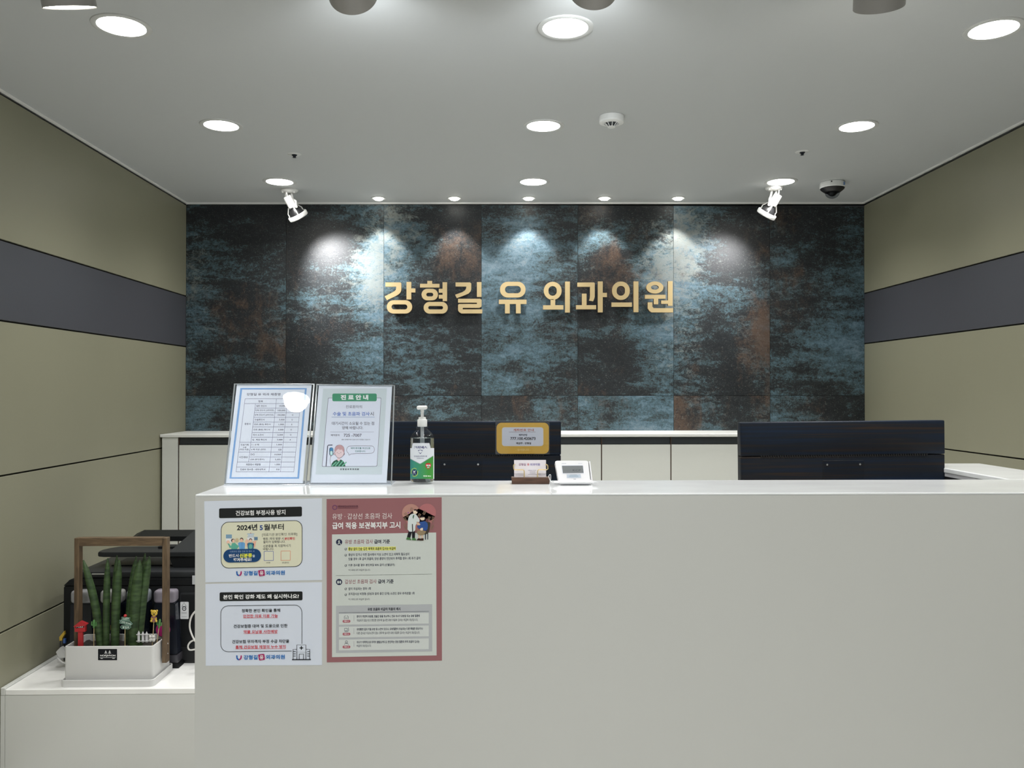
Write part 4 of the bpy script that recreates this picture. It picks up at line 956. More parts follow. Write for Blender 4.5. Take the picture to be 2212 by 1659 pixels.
obj('pump_head', bx(BM(), bc.x - .0138, bc.x + .0138, bc.y - .026, bc.y + .0125, ZK + .2085, ZK + .2195, .004, 3), M_wplast, bt, True)
obj('dip_tube', tube(BM(), [bc + Vector((0, 0, .185)), bc + Vector((0, 0, .11)), bc + Vector((.004, 0, .05)), bc + Vector((.0135, .002, .006))], .0050, 10), clear('dip_tube', (.9, .92, .93), opac=.5, oc=(.75, .79, .82)), bt, True)
RL = .03445
def cylsurf(px, py, l):
    d = ray(px, py); r = RL + l; ex, ey = CAM.x - bc.x, CAM.y - bc.y
    A = d.x * d.x + d.y * d.y; Bc = 2 * (ex * d.x + ey * d.y); Cc = ex * ex + ey * ey - r * r; D = Bc * Bc - 4 * A * Cc
    k = (-Bc - math.sqrt(D)) / (2 * A) if D > 0 else -Bc / (2 * A)
    return CAM + d * k
S = Sheet(bt, cylsurf, 860, 870, 8.295, 1.1, 0, .00010)
def strip(x0, x1, top, bot, c, lay, name, n=22):
    bm = BM(); A = []; Bv = []
    for i in range(n + 1):
        x = x0 + (x1 - x0) * i / n; A.append(bm.verts.new(S.W(x, top(x), lay))); Bv.append(bm.verts.new(S.W(x, bot(x), lay)))
    for i in range(n): bm.faces.new((A[i], A[i + 1], Bv[i + 1], Bv[i]))
    return obj(name, bm, c if not isinstance(c, tuple) else S.mat(c), bt, True)
lb = S.mat((62, 140, 62)).copy(); nt = lb.node_tree; tc = nt.nodes.new('ShaderNodeTexCoord'); sp = nt.nodes.new('ShaderNodeSeparateXYZ'); mr_ = nt.nodes.new('ShaderNodeMapRange'); rp = nt.nodes.new('ShaderNodeValToRGB')
mr_.inputs[1].default_value = -.034; mr_.inputs[2].default_value = .02; rp.color_ramp.elements[0].color = (.045, .26, .24, 1); rp.color_ramp.elements[1].color = (.06, .29, .05, 1)
nt.links.new(tc.outputs['Object'], sp.inputs[0]); nt.links.new(sp.outputs[0], mr_.inputs[0]); nt.links.new(mr_.outputs[0], rp.inputs[0]); nt.links.new(rp.outputs[0], nt.nodes['Principled BSDF'].inputs['Base Color'])
vtop = lambda x: 1000 + (x - 217) / 178 * 92 if x < 395 else 1092 - (x - 395) / 240 * 150
def wtop(x):
    if 268 < x < 560: return 722
    if 250 < x <= 268: return 722 + (268 - x) * 3
    if 560 <= x < 580: return 722 + (x - 560) * 3.2
    return 812
strip(217, 645, lambda x: 940, lambda x: 1363, lb, 1, 'green_label')
strip(217, 646, lambda x: wtop(x), vtop, (212, 216, 222), 2, 'white_label', 60)
strip(217, 640, lambda x: vtop(x) - 1, lambda x: vtop(x) + 9, (150, 160, 166), 3, 'label_line')
strip(630, 647, lambda x: 940, lambda x: 1363, (214, 218, 222), 3, 'label_seam', 4)
NV = (34, 38, 104)
S.text('크리넥스', 285, 775, 520, 825, NV, .03, 4)
S.poly([(355, 850), (398, 842), (440, 850), (436, 862), (358, 862)], NV, 4); S.poly([(366, 888), (430, 888), (398, 918)], NV, 4); S.line(362, 874, 434, 874, 5, (90, 92, 130), 4)
S.text('안심손소독제 겔', 285, 946, 515, 970, (66, 70, 116), .01, 4); S.text('손위생을 위하여', 335, 985, 460, 1003, (90, 94, 130), .01, 4)
S.poly(chaikin([(488, 1092), (540, 1078), (592, 1092), (588, 1150), (540, 1202), (492, 1150)], 1), (186, 44, 50), 3, 'red_shield'); S.text('99.9%', 503, 1108, 580, 1138, (236, 228, 228), .04, 4); S.text('살균', 520, 1148, 562, 1168, (236, 228, 228), .03, 4)
S.poly(el2(248, 1198, 338, 1300, 22), (26, 36, 84), 3, 'round_badge'); S.poly([(268, 1215), (312, 1215), (312, 1226), (300, 1230), (310, 1290), (266, 1290), (272, 1232)], (220, 226, 230), 4)
S.ring([(238, 1275), (234, 1235), (252, 1190), (290, 1172), (330, 1188)], 9, (196, 206, 84), 3, closed=False); S.ring([(352, 1220), (350, 1270), (325, 1310), (290, 1322), (258, 1308)], 9, (196, 206, 84), 3, closed=False)
S.line(425, 1246, 590, 1240, 5, (150, 200, 140), 3); S.line(455, 1276, 590, 1270, 5, (150, 200, 140), 3); S.text('에탄올 480ml', 450, 1300, 590, 1325, (220, 232, 216), .03, 3)

# ---------------------------------------------------------------- business cards and their holder
def Z10(x, y, Y): return atY(1080 + x / 10.055, 980 + y / 10.055, Y)
yh = 2.333
M_wal = wood('walnut', (.050, .022, .012), (.125, .060, .034), (3, 3, 26), 5)
a = Z10(262, 660, yh); b = Z10(1072, 510, yh)
ch = thing('card_holder', 'small walnut card holder with bent brass wires on the counter', 'card holder', ((a.x + b.x) / 2, yh, ZK))
bm = BM(); a1 = Z10(250, 515, yh).x; b1 = Z10(1092, 515, yh).x
prism(bm, [(a.x, yh, ZK), (b.x, yh, ZK), (b1, yh, ZK + .0185), (a1, yh, ZK + .0185)], (0, .034, 0)); bmesh.ops.recalc_face_normals(bm, faces=bm.faces)
bmesh.ops.bevel(bm, geom=bm.edges[:], offset=.0008, segments=1, affect='EDGES')
obj('wooden_base', bm, M_wal, ch)
M_brass = mat('brass_wire', (.72, .56, .28), .28, metal=.8)
for P in ([(528, 530), (528, 385), (520, 360), (498, 350), (325, 350), (303, 335), (292, 262), (300, 243), (330, 240)], [(818, 530), (818, 378), (828, 356), (850, 348), (1015, 348), (1040, 330), (1038, 262), (1025, 242), (995, 240)]):
    pts = [Z10(x, y, yh + .006) for x, y in P]; pts[0].z = ZK + .016; pts[-1].y += .008
    obj('brass_wire', tube(BM(), pts, .00145, 8), M_brass, ch, True)
c0 = Z10(311, 520, yh + .0105); c1 = Z10(1000, 147, yh + .0105)
t = thing('business_cards', 'stack of white business cards standing in the walnut holder', 'cards', ((c0.x + c1.x) / 2, yh + .015, ZK + .0187))
TC = math.radians(9); cu = Vector((0, math.sin(TC), math.cos(TC))); cn = Vector((0, -math.cos(TC), math.sin(TC)))
base = Vector((c0.x, yh + .0105, ZK + .0187)); hgt = (c1.z - ZK - .0187) / math.cos(TC); wdt = c1.x - c0.x
for k in range(6):
    o_ = base + Vector((0, .0017 * k, 0)) + Vector((random.uniform(-.0005, .0007), 0, 0)); bm = BM()
    prism(bm, [o_, o_ + Vector((wdt, 0, 0)), o_ + Vector((wdt, 0, 0)) + cu * hgt, o_ + cu * hgt], -cn * .0014); bmesh.ops.recalc_face_normals(bm, faces=bm.faces)
    obj('card', bm, mat('card_stock', (.78, .74, .78), .5), t)
def surfC(px, py, l):
    d = ray(px, py); q = base + cn * (l + .0002); return CAM + d * ((q - CAM).dot(cn) / d.dot(cn))
S = Sheet(t, surfC, 1080, 980, 10.055, 1.1)
S.text('강형길', 410, 208, 562, 262, (130, 86, 120), .01); S.text('유', 590, 208, 636, 262, (206, 84, 96), .02); S.text('외과의원', 655, 208, 868, 262, (104, 92, 160), .01)
S.text('OPENING HOURS', 612, 355, 790, 372, (120, 116, 140), .01)
for yy, x0, x1 in ((395, 645, 770), (422, 645, 770), (448, 612, 890)): S.line(x0, yy, x1, yy, 7, (150, 144, 158), 2)
S.line(345, 465, 505, 470, 14, (190, 182, 190), 1); S.line(840, 470, 985, 460, 14, (190, 182, 190), 1)

# ---------------------------------------------------------------- signature pad
M_pad = mat('pad_white', (.82, .82, .84), .3)
TP = math.radians(24); pu = Vector((0, math.sin(TP), math.cos(TP))); pn = Vector((0, -math.cos(TP), math.sin(TP)))
yp = 2.325; pb = Z10(1600, 592, yp)
def surfP(px, py, l):
    d = ray(px, py); q = pb + pn * l; return CAM + d * ((q - CAM).dot(pn) / d.dot(pn))
def ZP(x, y, l=0): return surfP(1080 + x / 10.055, 980 + y / 10.055, l)
pc = Z10(1620, 715, yp); pc.z = ZK
t = thing('signature_pad', 'small white card signature pad with grey screen, beside the card holder', 'signature pad', pc)
P = [ZP(*q) for q in ((1196, 170), (1215, 156), (1240, 150), (1860, 148), (1895, 152), (1915, 172), (1958, 592), (1272, 592))]
bm = BM(); prism(bm, P, -pn * .024); bmesh.ops.recalc_face_normals(bm, faces=bm.faces); bmesh.ops.bevel(bm, geom=bm.edges[:], offset=.0012, segments=2, affect='EDGES')
obj('body', bm, M_pad, t, True)
bm = BM(); prism(bm, [ZP(*q, -.004) for q in ((1935, 168), (1958, 160), (2012, 590), (1985, 590))], -pn * .018); bmesh.ops.recalc_face_normals(bm, faces=bm.faces)
obj('side_rail', bm, M_pad, t)
S = Sheet(t, lambda px, py, l: surfP(px, py, l + .0003), 1080, 980, 10.055, 1.05)
S.poly([(1338, 250), (1805, 246), (1826, 432), (1358, 436)], (222, 226, 236), 1, 'screen_frame'); S.poly([(1346, 262), (1800, 258), (1818, 420), (1366, 425)], (116, 120, 122), 2, 'screen')
S.text('KCP', 1580, 338, 1756, 382, (84, 88, 92), .01, 3); S.line(1395, 362, 1560, 356, 4, (98, 102, 104), 3)
S.line(1340, 215, 1440, 213, 9, (170, 176, 192), 1); S.line(1700, 213, 1790, 211, 6, (180, 186, 200), 1)
S.poly([(1448, 450), (1748, 445), (1765, 525), (1455, 530)], (186, 196, 208), 1, 'sticker'); S.line(1520, 462, 1670, 460, 7, (120, 130, 140), 2); S.poly([(1500, 478), (1700, 475), (1705, 502), (1505, 505)], (160, 176, 190), 2)
S.line(1598, 553, 1650, 552, 9, (130, 134, 150), 1)
x0, x1 = Z10(1290, 700, 2.315).x, Z10(1972, 700, 2.315).x
obj('base', bx(BM(), x0, x1, 2.308, 2.375, ZK + .0006, ZK + .0125, .003, 2), M_pad, t, True)
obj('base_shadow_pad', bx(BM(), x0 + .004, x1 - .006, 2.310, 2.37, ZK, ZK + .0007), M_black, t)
obj('pen_tray', bx(BM(), Z10(1262, 600, 2.315).x, Z10(1990, 600, 2.315).x, 2.306, 2.345, ZK + .0123, Z10(1600, 596, 2.315).z, .002, 2), M_pad, t, True)
pa, pb2 = Z10(1165, 622, 2.302), Z10(2140, 622, 2.302)
sp = thing('stylus_pen', 'white stylus pen lying across the front of the signature pad', 'pen', (pa + pb2) / 2)
d = (pb2 - pa)
obj('barrel', tube(BM(), [pa, pa + d * .06, pa + d * .5, pa + d * .82, pa + d * .90], [.0022, .0031, .0033, .0030, .0026], 14), M_pad, sp, True)
obj('tip', tube(BM(), [pa + d * .90, pa + d * .93, pb2], [.0024, .0020, .0006], 12), mat('pen_tip', (.70, .70, .72), .3), sp, True)
pts = [pa, Z10(1120, 615, 2.31), Z10(1080, 560, 2.315), Z10(1062, 490, 2.32), Z10(1080, 455, 2.325), Z10(1102, 470, 2.325), Z10(1098, 580, 2.32)]
q = atZ(1080 + 1085 / 10.055, 980 + 640 / 10.055, ZK + .0012); pts += [q, atZ(1080 + 1062 / 10.055, 980 + 720 / 10.055, ZK + .0012), atZ(1080 + 1090 / 10.055, 1061, ZK + .0012)]
q = atZ(1080 + 1130 / 10.055, 1066.2, ZK + .0012); q.y = YC0 - .0015; pts += [q]
obj('cord', tube(BM(), spline(pts, 6), .0008, 6), M_pad, sp, True)
# ---------------------------------------------------------------- planter with cylindrical snake plant
def Z4(x, y, Y): return atY(100 + x / 4.3647, 1130 + y / 4.3647, Y)
def Z5(x, y, Y): return atY(120 + x / 5.184, 1140 + y / 5.184, Y)
M_pot = mat('planter_white', (.66, .66, .655), .45)
PX0, PX1, PY0, PY1, PZ0, PZ1 = -1.693, -1.345, 3.315, 3.484, ZS + .008, .493
pt = thing('planter_box', 'rectangular white planter with tall wooden handle on the low shelf', 'planter', ((PX0 + PX1) / 2, 3.40, ZS))
def openbox(x0, x1, y0, y1, z0, z1, w, r=.004, zin=None):
    bm = BM(); n = 3
    def loop(ins, z): return [bm.verts.new((x, y, z)) for x, y in rr2(x0 + ins, y0 + ins, x1 - ins, y1 - ins, max(.0005, r - ins), n)]
    L = [loop(0, z0), loop(0, z1 - .001), loop(.001, z1), loop(w, z1), loop(w, zin if zin else z0 + w)]
    for A, B_ in zip(L, L[1:]):
        for i in range(len(A)): j = (i + 1) % len(A); bm.faces.new((A[i], A[j], B_[j], B_[i]))
    bm.faces.new(L[0][::-1]); bm.faces.new(L[-1]); return bm
obj('saucer', openbox(PX0 - .004, PX1 + .010, PY0 - .022, PY1 + .012, ZS + .0002, ZS + .027, .004, .016, ZS + .005), M_pot, pt, True)
obj('pot', openbox(PX0, PX1, PY0, PY1, PZ0 - .0025, PZ1, .006, .010, PZ0), M_pot, pt, True)
bm = BM(); nx, ny = 26, 12; GV = []
for j in range(ny + 1):
    GV.append([bm.verts.new((PX0 + .0065 + (PX1 - PX0 - .013) * i / nx, PY0 + .0065 + (PY1 - PY0 - .013) * j / ny, .468 + random.uniform(-.004, .005))) for i in range(nx + 1)])
for j in range(ny):
    for i in range(nx): bm.faces.new((GV[j][i], GV[j][i + 1], GV[j + 1][i + 1], GV[j + 1][i]))
o = obj('soil', bm, mat('dark_soil', (.020, .016, .013), .9, bump=(300, .8)), pt); o['kind'] = 'stuff'
M_hw = wood('handle_wood', (.060, .038, .021), (.165, .110, .062), (9, 9, 1.2), 9)
M_hw2 = wood('handle_wood_bar', (.060, .038, .021), (.165, .110, .062), (1.2, 9, 9), 9)
YHd = 3.385; zt_ = Z4(700, 138, YHd).z
hx0, hx1 = Z4(266, 600, YHd).x, Z4(1140, 600, YHd).x
obj('handle_post', bx(BM(), hx0, hx0 + .0190, YHd - .004, YHd + .028, .405, zt_ - .001, .0010, 1), M_hw, pt)
obj('handle_post', bx(BM(), hx1 - .0190, hx1, YHd - .004, YHd + .028, .405, zt_ - .001, .0010, 1), M_hw, pt)
obj('handle_bar', bx(BM(), hx0 + .0192, hx1 - .0192, YHd - .004, YHd + .028, zt_ - .0325, zt_, .0010, 1), M_hw2, pt)
for z in (.479, .440):
    for xx, s in ((hx1, 1), (hx0, -1)): obj('screw', lathe(BM(), [(0, .0016), (.0022, .0012), (.0030, 0)], (xx, YHd + .010, z), (s, 0, 0), 12), M_chrome, pt, True)
S = Sheet(pt, lambda px, py, l: atY(px, py, PY0 - l - .0003), 100, 1130, 4.3647, 1.6)
S.rr(484, 1182, 671, 1296, 6, (205, 206, 206), 1, 'plate_rim'); S.rr(487, 1186, 668, 1293, 5, (16, 18, 22), 3, 'name_plate')
S.text('NOKJIWON', 508, 1241, 652, 1261, (216, 218, 220), .02, 4); S.line(504, 1268, 654, 1268, 3, (200, 202, 204), 4)
S.line(512, 1276, 532, 1276, 5, (190, 190, 192), 4); S.line(622, 1275, 645, 1275, 5, (190, 190, 192), 4)
for cx in (561, 597):
    for k in range(3):
        w = 6 + k * 4; y = 1203 + k * 9; S.ring([(cx - w, y + 9), (cx, y), (cx + w, y + 9)], 3, (206, 208, 210), 4, closed=False, sk=False)
    S.line(cx, 1200, cx, 1236, 3, (206, 208, 210), 4)

M_leaf = None
def leafmat():
    m = bpy.data.materials.new('snake_plant_green'); m.use_nodes = True; nt = m.node_tree; b = nt.nodes['Principled BSDF']; b.inputs['Roughness'].default_value = .5
    tc = nt.nodes.new('ShaderNodeTexCoord'); mp = nt.nodes.new('ShaderNodeMapping'); mp.inputs['Scale'].default_value = (14, 14, 60)
    n = nt.nodes.new('ShaderNodeTexNoise'); n.inputs['Scale'].default_value = 1.4; n.inputs['Detail'].default_value = 4
    r = nt.nodes.new('ShaderNodeValToRGB'); r.color_ramp.elements[0].position = .38; r.color_ramp.elements[0].color = (.016, .038, .011, 1); r.color_ramp.elements[1].position = .62; r.color_ramp.elements[1].color = (.050, .092, .030, 1)
    nt.links.new(tc.outputs['Object'], mp.inputs[0]); nt.links.new(mp.outputs[0], n.inputs['Vector']); nt.links.new(n.outputs[0], r.inputs[0]); nt.links.new(r.outputs[0], b.inputs['Base Color'])
    return m
M_leaf = leafmat()
sn = thing('snake_plant', 'cylindrical snake plant with eight upright green leaves in the white planter', 'plant', (-1.53, 3.40, .466))
leaves = [((505, 1290), (440, 850), (312, 362), 40, 3.39), ((568, 1290), (570, 850), (585, 340), 34, 3.385), ((650, 1290), (665, 800), (688, 308), 34, 3.425), ((665, 1295), (680, 850), (715, 358), 42, 3.375),
          ((805, 1290), (840, 800), (905, 322), 38, 3.425), ((862, 1295), (890, 850), (945, 358), 54, 3.375), ((905, 1290), (945, 780), (1003, 288), 36, 3.45), ((925, 1285), (975, 800), (1052, 322), 46, 3.40)]
for (b0, m0, t0, w, Y) in leaves:
    p0, p1, p2 = Z5(*b0, Y), Z5(*m0, Y + .004), Z5(*t0, Y + .008); p0.z = .463; pts = spline([p0, p1, p2], 9); R = w / 5.184 / 531
    n = len(pts); rad = []
    for i in range(n):
        f = i / (n - 1); rad.append(R * 1.06 * ((0.90 + .10 * math.sin(f * 3)) if f < .5 else max(.16, (1 - ((f - .5) / .5) ** 3.2))))
    bm = BM(); tube(bm, pts, rad, 14)
    for v in bm.verts: pass
    obj('leaf', bm, M_leaf, sn, True)

# little decorations stuck into the soil
M_stick = mat('bamboo_stick', (.50, .38, .20), .6)
M_red = mat('red_paint', (.42, .022, .028), .45); M_cact = mat('cactus_green', (.075, .21, .060), .5)
def stick(t, x, y0, y1, Y, r=.0014, x1=None):
    a = Z5(x1 if x1 is not None else x, y1, Y); b = Z5(x, y0, Y); b.z = .464; obj('stick', tube(BM(), [b, a], r, 7), M_stick, t)
Yq = 3.345
t = thing('toy_mailbox', 'red toy mailbox marked POST at the left end of the planter', 'decoration', Z5(275, 1290, Yq)); t.location.z = .466
a = Z5(248, 1290, Yq); b = Z5(302, 1150, Yq); obj('post', bx(BM(), a.x, b.x, Yq, Yq + .010, .464, b.z, .001, 1), M_red, t)
a = Z5(212, 1168, Yq - .002); b = Z5(330, 1098, Yq - .002); obj('box', bx(BM(), a.x, b.x, Yq - .002, Yq + .014, a.z, b.z, .001, 1), M_red, t)
P = [Z5(*q, Yq - .004) for q in ((198, 1108), (268, 1052), (346, 1084), (330, 1100), (212, 1112))]; bm = BM(); prism(bm, P, (0, .021, 0)); bmesh.ops.recalc_face_normals(bm, faces=bm.faces); obj('roof', bm, M_red, t)
S = Sheet(t, lambda px, py, l: atY(px, py, Yq - .0022 - l), 120, 1140, 5.184, 1.6)
S.poly([(226, 1103), (318, 1090), (320, 1116), (228, 1127)], (24, 20, 22), 1); S.text('POST', 234, 1100, 312, 1118, (210, 205, 205), .02, 2)
def cactus(cx, top, bot, x, y0, Y, sx, lab, hgt):
    t = thing('cactus_pick', lab, 'decoration', Z5(x, y0, Y), 'cactus shaped plant picks'); t.location.z = .466
    stick(t, x, y0, bot, Y, x1=cx)
    s = .0000363 * 10
    A, B_ = Z5(cx, bot, Y), Z5(cx + sx, top, Y); R = .0042
    obj('cactus_body', tube(BM(), [A, A + (B_ - A) * .1, A + (B_ - A) * .5, A + (B_ - A) * .9, B_], [.0025, R, R * 1.1, R, .0015], 12), M_cact, t, True)
    for k, f in ((-1, .35), (1, .28)):
        q = A + (B_ - A) * f; e = q + Vector((k * .0085, 0, .001)); obj('cactus_arm', tube(BM(), [q, e, e + Vector((0, 0, .006)), e + Vector((0, 0, hgt))], [.0026, .0030, .0030, .0014], 8), M_cact, t, True)
cactus(430, 1030, 1125, 428, 1290, 3.35, 0, 'green cactus pick between red mailbox and leaves', .014)
cactus(1157, 1022, 1125, 1125, 1255, 3.37, 12, 'green cactus pick leaning at the right end of the planter', .012)
t = thing('signpost_pick', 'three-board green signpost pick with red bead in front of the leaves', 'decoration', Z5(778, 1290, 3.345)); t.location.z = .466; stick(t, 778, 1290, 1130, 3.345)
M_sgn = mat('dark_green_sign', (.035, .085, .060), .5)
for P, tx, bx4 in (([(740, 1000), (835, 1008), (830, 1038), (735, 1030)], '네잎클로버', (750, 1008, 822, 1030)), ([(715, 1035), (835, 1048), (862, 1078), (835, 1098), (718, 1068)], 'CAFE ROAD', (728, 1042, 848, 1088)), ([(740, 1095), (830, 1095), (845, 1112), (822, 1135), (742, 1132), (725, 1112)], '꽃길로', (748, 1102, 826, 1128))):
    bm = BM(); prism(bm, [Z5(*q, 3.342) for q in P], (0, .003, 0)); bmesh.ops.recalc_face_normals(bm, faces=bm.faces); obj('sign_board', bm, M_sgn, t)
    S = Sheet(t, lambda px, py, l: atY(px, py, 3.3417 - l), 120, 1140, 5.184, 1.6, slope=(.25 if tx[0] == 'C' else 0)); S.ring(P, 4, (120, 150, 136), 1, sk=False); S.text(tx, *bx4[:1], bx4[1] + (12 if tx[0] == 'C' else 0), bx4[2], bx4[3] - (12 if tx[0] == 'C' else 0), (170, 186, 176), .02, 1)
c = Z5(780, 986, 3.343); bm = BM(); bmesh.ops.create_uvsphere(bm, u_segments=14, v_segments=10, radius=.0062); bmesh.ops.translate(bm, verts=bm.verts, vec=c); obj('red_bead', bm, M_red, t, True)
t = thing('picket_fence', 'tiny white picket fence in the planter, right of the signpost pick', 'decoration', Z5(975, 1280, 3.345)); t.location.z = .466
for x, yt in ((931, 1155), (977, 1160), (1019, 1162)):
    P = [Z5(x - 13, 1285, 3.343), Z5(x + 13, 1285, 3.343), Z5(x + 13, yt + 25, 3.343), Z5(x, yt, 3.343), Z5(x - 13, yt + 25, 3.343)]; bm = BM(); prism(bm, P, (0, .002, 0)); bmesh.ops.recalc_face_normals(bm, faces=bm.faces); obj('picket', bm, mat('fence_white', (.62, .62, .64), .4), t)
for y in (1195, 1268):
    a = Z5(905, y + 5, 3.342); b = Z5(1045, y - 3, 3.342); obj('rail', bx(BM(), a.x, b.x, 3.3405, 3.343, a.z, b.z), mat('fence_white', (.62, .62, .64), .4), t)
t = thing('bear_pick', 'yellow plastic bear on a stick with purple ribbon', 'decoration', Z5(1080, 1280, 3.36)); t.location.z = .466; stick(t, 1080, 1290, 1060, 3.36, x1=1100)
M_yel = mat('bear_yellow', (.62, .42, .055), .35)
def ball(name, cx, cy, rx, ry, ryd, Y, m, t):
    c = Z5(cx, cy, Y); k = 1 / 5.184 / 535; bm = BM(); bmesh.ops.create_uvsphere(bm, u_segments=16, v_segments=10, radius=1)
    bmesh.ops.scale(bm, verts=bm.verts, vec=(rx * k, ryd, ry * k)); bmesh.ops.translate(bm, verts=bm.verts, vec=c); return obj(name, bm, m, t, True)
ball('head', 1105, 955, 36, 34, .005, 3.358, M_yel, t); ball('body', 1100, 1022, 34, 38, .005, 3.358, M_yel, t)
for s in (-1, 1): ball('ear', 1105 + s * 30, 930, 12, 12, .003, 3.358, M_yel, t); ball('paw', 1100 + s * 28, 1045, 12, 13, .004, 3.356, M_yel, t); ball('eye', 1105 + s * 14, 950, 4, 4, .001, 3.3530, M_black, t)
ball('nose', 1103, 968, 9, 7, .0015, 3.3528, M_black, t)
M_rib = mat('purple_ribbon', (.18, .05, .12), .5)
for s in (-1, 1):
    P = [Z5(1100, 1000, 3.352), Z5(1100 + s * 26, 988, 3.352), Z5(1100 + s * 24, 1014, 3.352)]; bm = BM(); prism(bm, P, (0, .0015, 0)); obj('ribbon_loop', bm, M_rib, t)
    P = [Z5(1100, 1002, 3.352), Z5(1100 + s * 18, 1052, 3.352), Z5(1100 + s * 4, 1055, 3.352)]; bm = BM(); prism(bm, P, (0, .0015, 0)); obj('ribbon_tail', bm, M_rib, t)
for cx, lab in ((1062, 'left one of two tiny white animal figurines by the picket fence'), (1096, 'right one of two tiny white animal figurines, under the bear pick')):
    t = thing('animal_figurine', lab, 'figurine', Z5(cx, 1275, 3.355), 'tiny white figurines in the planter'); t.location.z = .466
    m = mat('figurine_white', (.74, .72, .68), .4)
    ball('body', cx, 1255, 20, 26, .004, 3.356, m, t); ball('head', cx, 1222, 17, 15, .004, 3.354, m, t)
    for s in (-1, 1): ball('ear', cx + s * 10, 1204, 5, 9, .0018, 3.354, m, t); ball('eye', cx + s * 6, 1222, 2.2, 2.2, .0008, 3.3502, M_black, t)
for cx, cy, w, col, lab, Y in ((1203, 1142, 80, (.42, .02, .16), 'magenta round pick behind the right handle post', 3.462), (945, 1135, 22, (.04, .16, .36), 'small blue round pick behind the rightmost leaf', 3.455)):
    t = thing('round_pick', lab, 'decoration', Z5(cx, 1280, Y)); t.location.z = .466; stick(t, cx, 1280, cy + 20, Y)
    c = Z5(cx, cy, Y); r = w / 5.184 / 520; obj('disc', lathe(BM(), [(0, -.003), (r * .9, -.003), (r, 0), (r * .9, .003), (0, .003)], c, (0, 1, 0), 24), mat('pick_%d' % cx, col, .35), t, True)
t = thing('yellow_pick', 'narrow yellow pick peeking out between two leaves', 'decoration', Z5(624, 1285, 3.43)); t.location.z = .466; stick(t, 624, 1285, 1150, 3.43)
a = Z5(614, 1150, 3.43); b = Z5(636, 1088, 3.43); obj('flag', bx(BM(), a.x, b.x, 3.429, 3.433, a.z, b.z, .001, 1), M_yel, t)

# ---------------------------------------------------------------- printer
M_pr = mat('printer_black', (.008, .009, .010), .45, spec=.25, bump=(500, .12)); M_pr2 = mat('printer_dark_grey', (.020, .022, .024), .42, spec=.3)
pr = thing('ink_tank_printer', 'black multifunction printer with four ink tanks behind the planter', 'printer', (-1.5, 3.75, ZS))
xl = atY(136, 1300, 3.565).x
obj('body', bx(BM(), xl, -1.15, 3.565, 3.97, ZS + .012, .672, .008, 2), M_pr, pr, True)
obj('base_foot', bx(BM(), xl + .010, -1.16, 3.575, 3.96, ZS + .0002, ZS + .0125), M_black, pr)
bm = BM(); prism(bm, [(xl, 3.565, .6725), (-1.15, 3.565, .6725), (-1.15, 3.565, .700), (xl + .028, 3.565, .700)], (0, .40, 0)); bmesh.ops.recalc_face_normals(bm, faces=bm.faces); bmesh.ops.bevel(bm, geom=bm.edges[:], offset=.003, segments=2, affect='EDGES')
obj('scanner_bed', bm, M_pr, pr, True)
a = atY(161, 1231, 3.58)
bm = bx(BM(), a.x + .004, -1.15, 3.58, 3.91, .7005, .728, .005, 2); obj('scanner_lid', bm, M_pr2, pr, True)
obj('lid_ridge', bx(BM(), a.x + .10, -1.28, 3.70, 3.86, .7285, .7325, .001, 1), M_pr, pr)
obj('silver_line', bx(BM(), atY(198, 1240, 3.562).x, atY(226, 1240, 3.562).x, 3.5625, 3.5655, atY(210, 1240.8, 3.5635).z, atY(210, 1239.4, 3.5635).z), mat('silver_line', (.6, .6, .55), .3), pr)
Q = [(-1.735, 3.690), (-1.728, 3.665), (-1.70, 3.655), (-1.15, 3.650), (-1.15, 3.80), (-1.69, 3.80), (-1.72, 3.76), (-1.735, 3.72)]
bm = BM(); prism(bm, [(x, y, .776) for x, y in Q], (0, 0, .020)); bmesh.ops.recalc_face_normals(bm, faces=bm.faces); bmesh.ops.bevel(bm, geom=bm.edges[:], offset=.003, segments=2, affect='EDGES')
obj('document_tray', bm, M_pr2, pr, True)
bm = BM(); P = [(-1.40, 3.66, .7285), (-1.15, 3.66, .7285), (-1.15, 3.66, .775), (-1.42, 3.66, .775)]
prism(bm, P, (0, .30, 0)); bmesh.ops.recalc_face_normals(bm, faces=bm.faces); obj('feeder_body', bm, M_pr, pr)
bm = BM(); P = [(-1.42, 3.655, .7965), (-1.42, 3.96, .84), (-1.42, 3.96, .776), (-1.42, 3.655, .776)]
prism(bm, P, (.27, 0, 0)); bmesh.ops.recalc_face_normals(bm, faces=bm.faces); bmesh.ops.bevel(bm, geom=bm.edges[:], offset=.002, segments=1, affect='EDGES')
obj('feeder_cover', bm, M_pr2, pr)
a = atY(284, 1158, 3.93); b = atY(299, 1153.5, 3.95)
bm = BM(); P = [(a.x, 3.90, .806), (a.x + .035, 3.90, .822), (-1.15, 3.90, .822), (-1.15, 3.90, .800), (a.x + .01, 3.90, .800)]
bm2 = BM(); prism(bm, P, (0, .09, .016)); bmesh.ops.recalc_face_normals(bm, faces=bm.faces); obj('paper_support', bm, M_pr, pr)
obj('tray_guide', bx(BM(), -1.50, -1.38, 3.74, 3.79, .7965, .806, .002, 1), M_pr, pr)
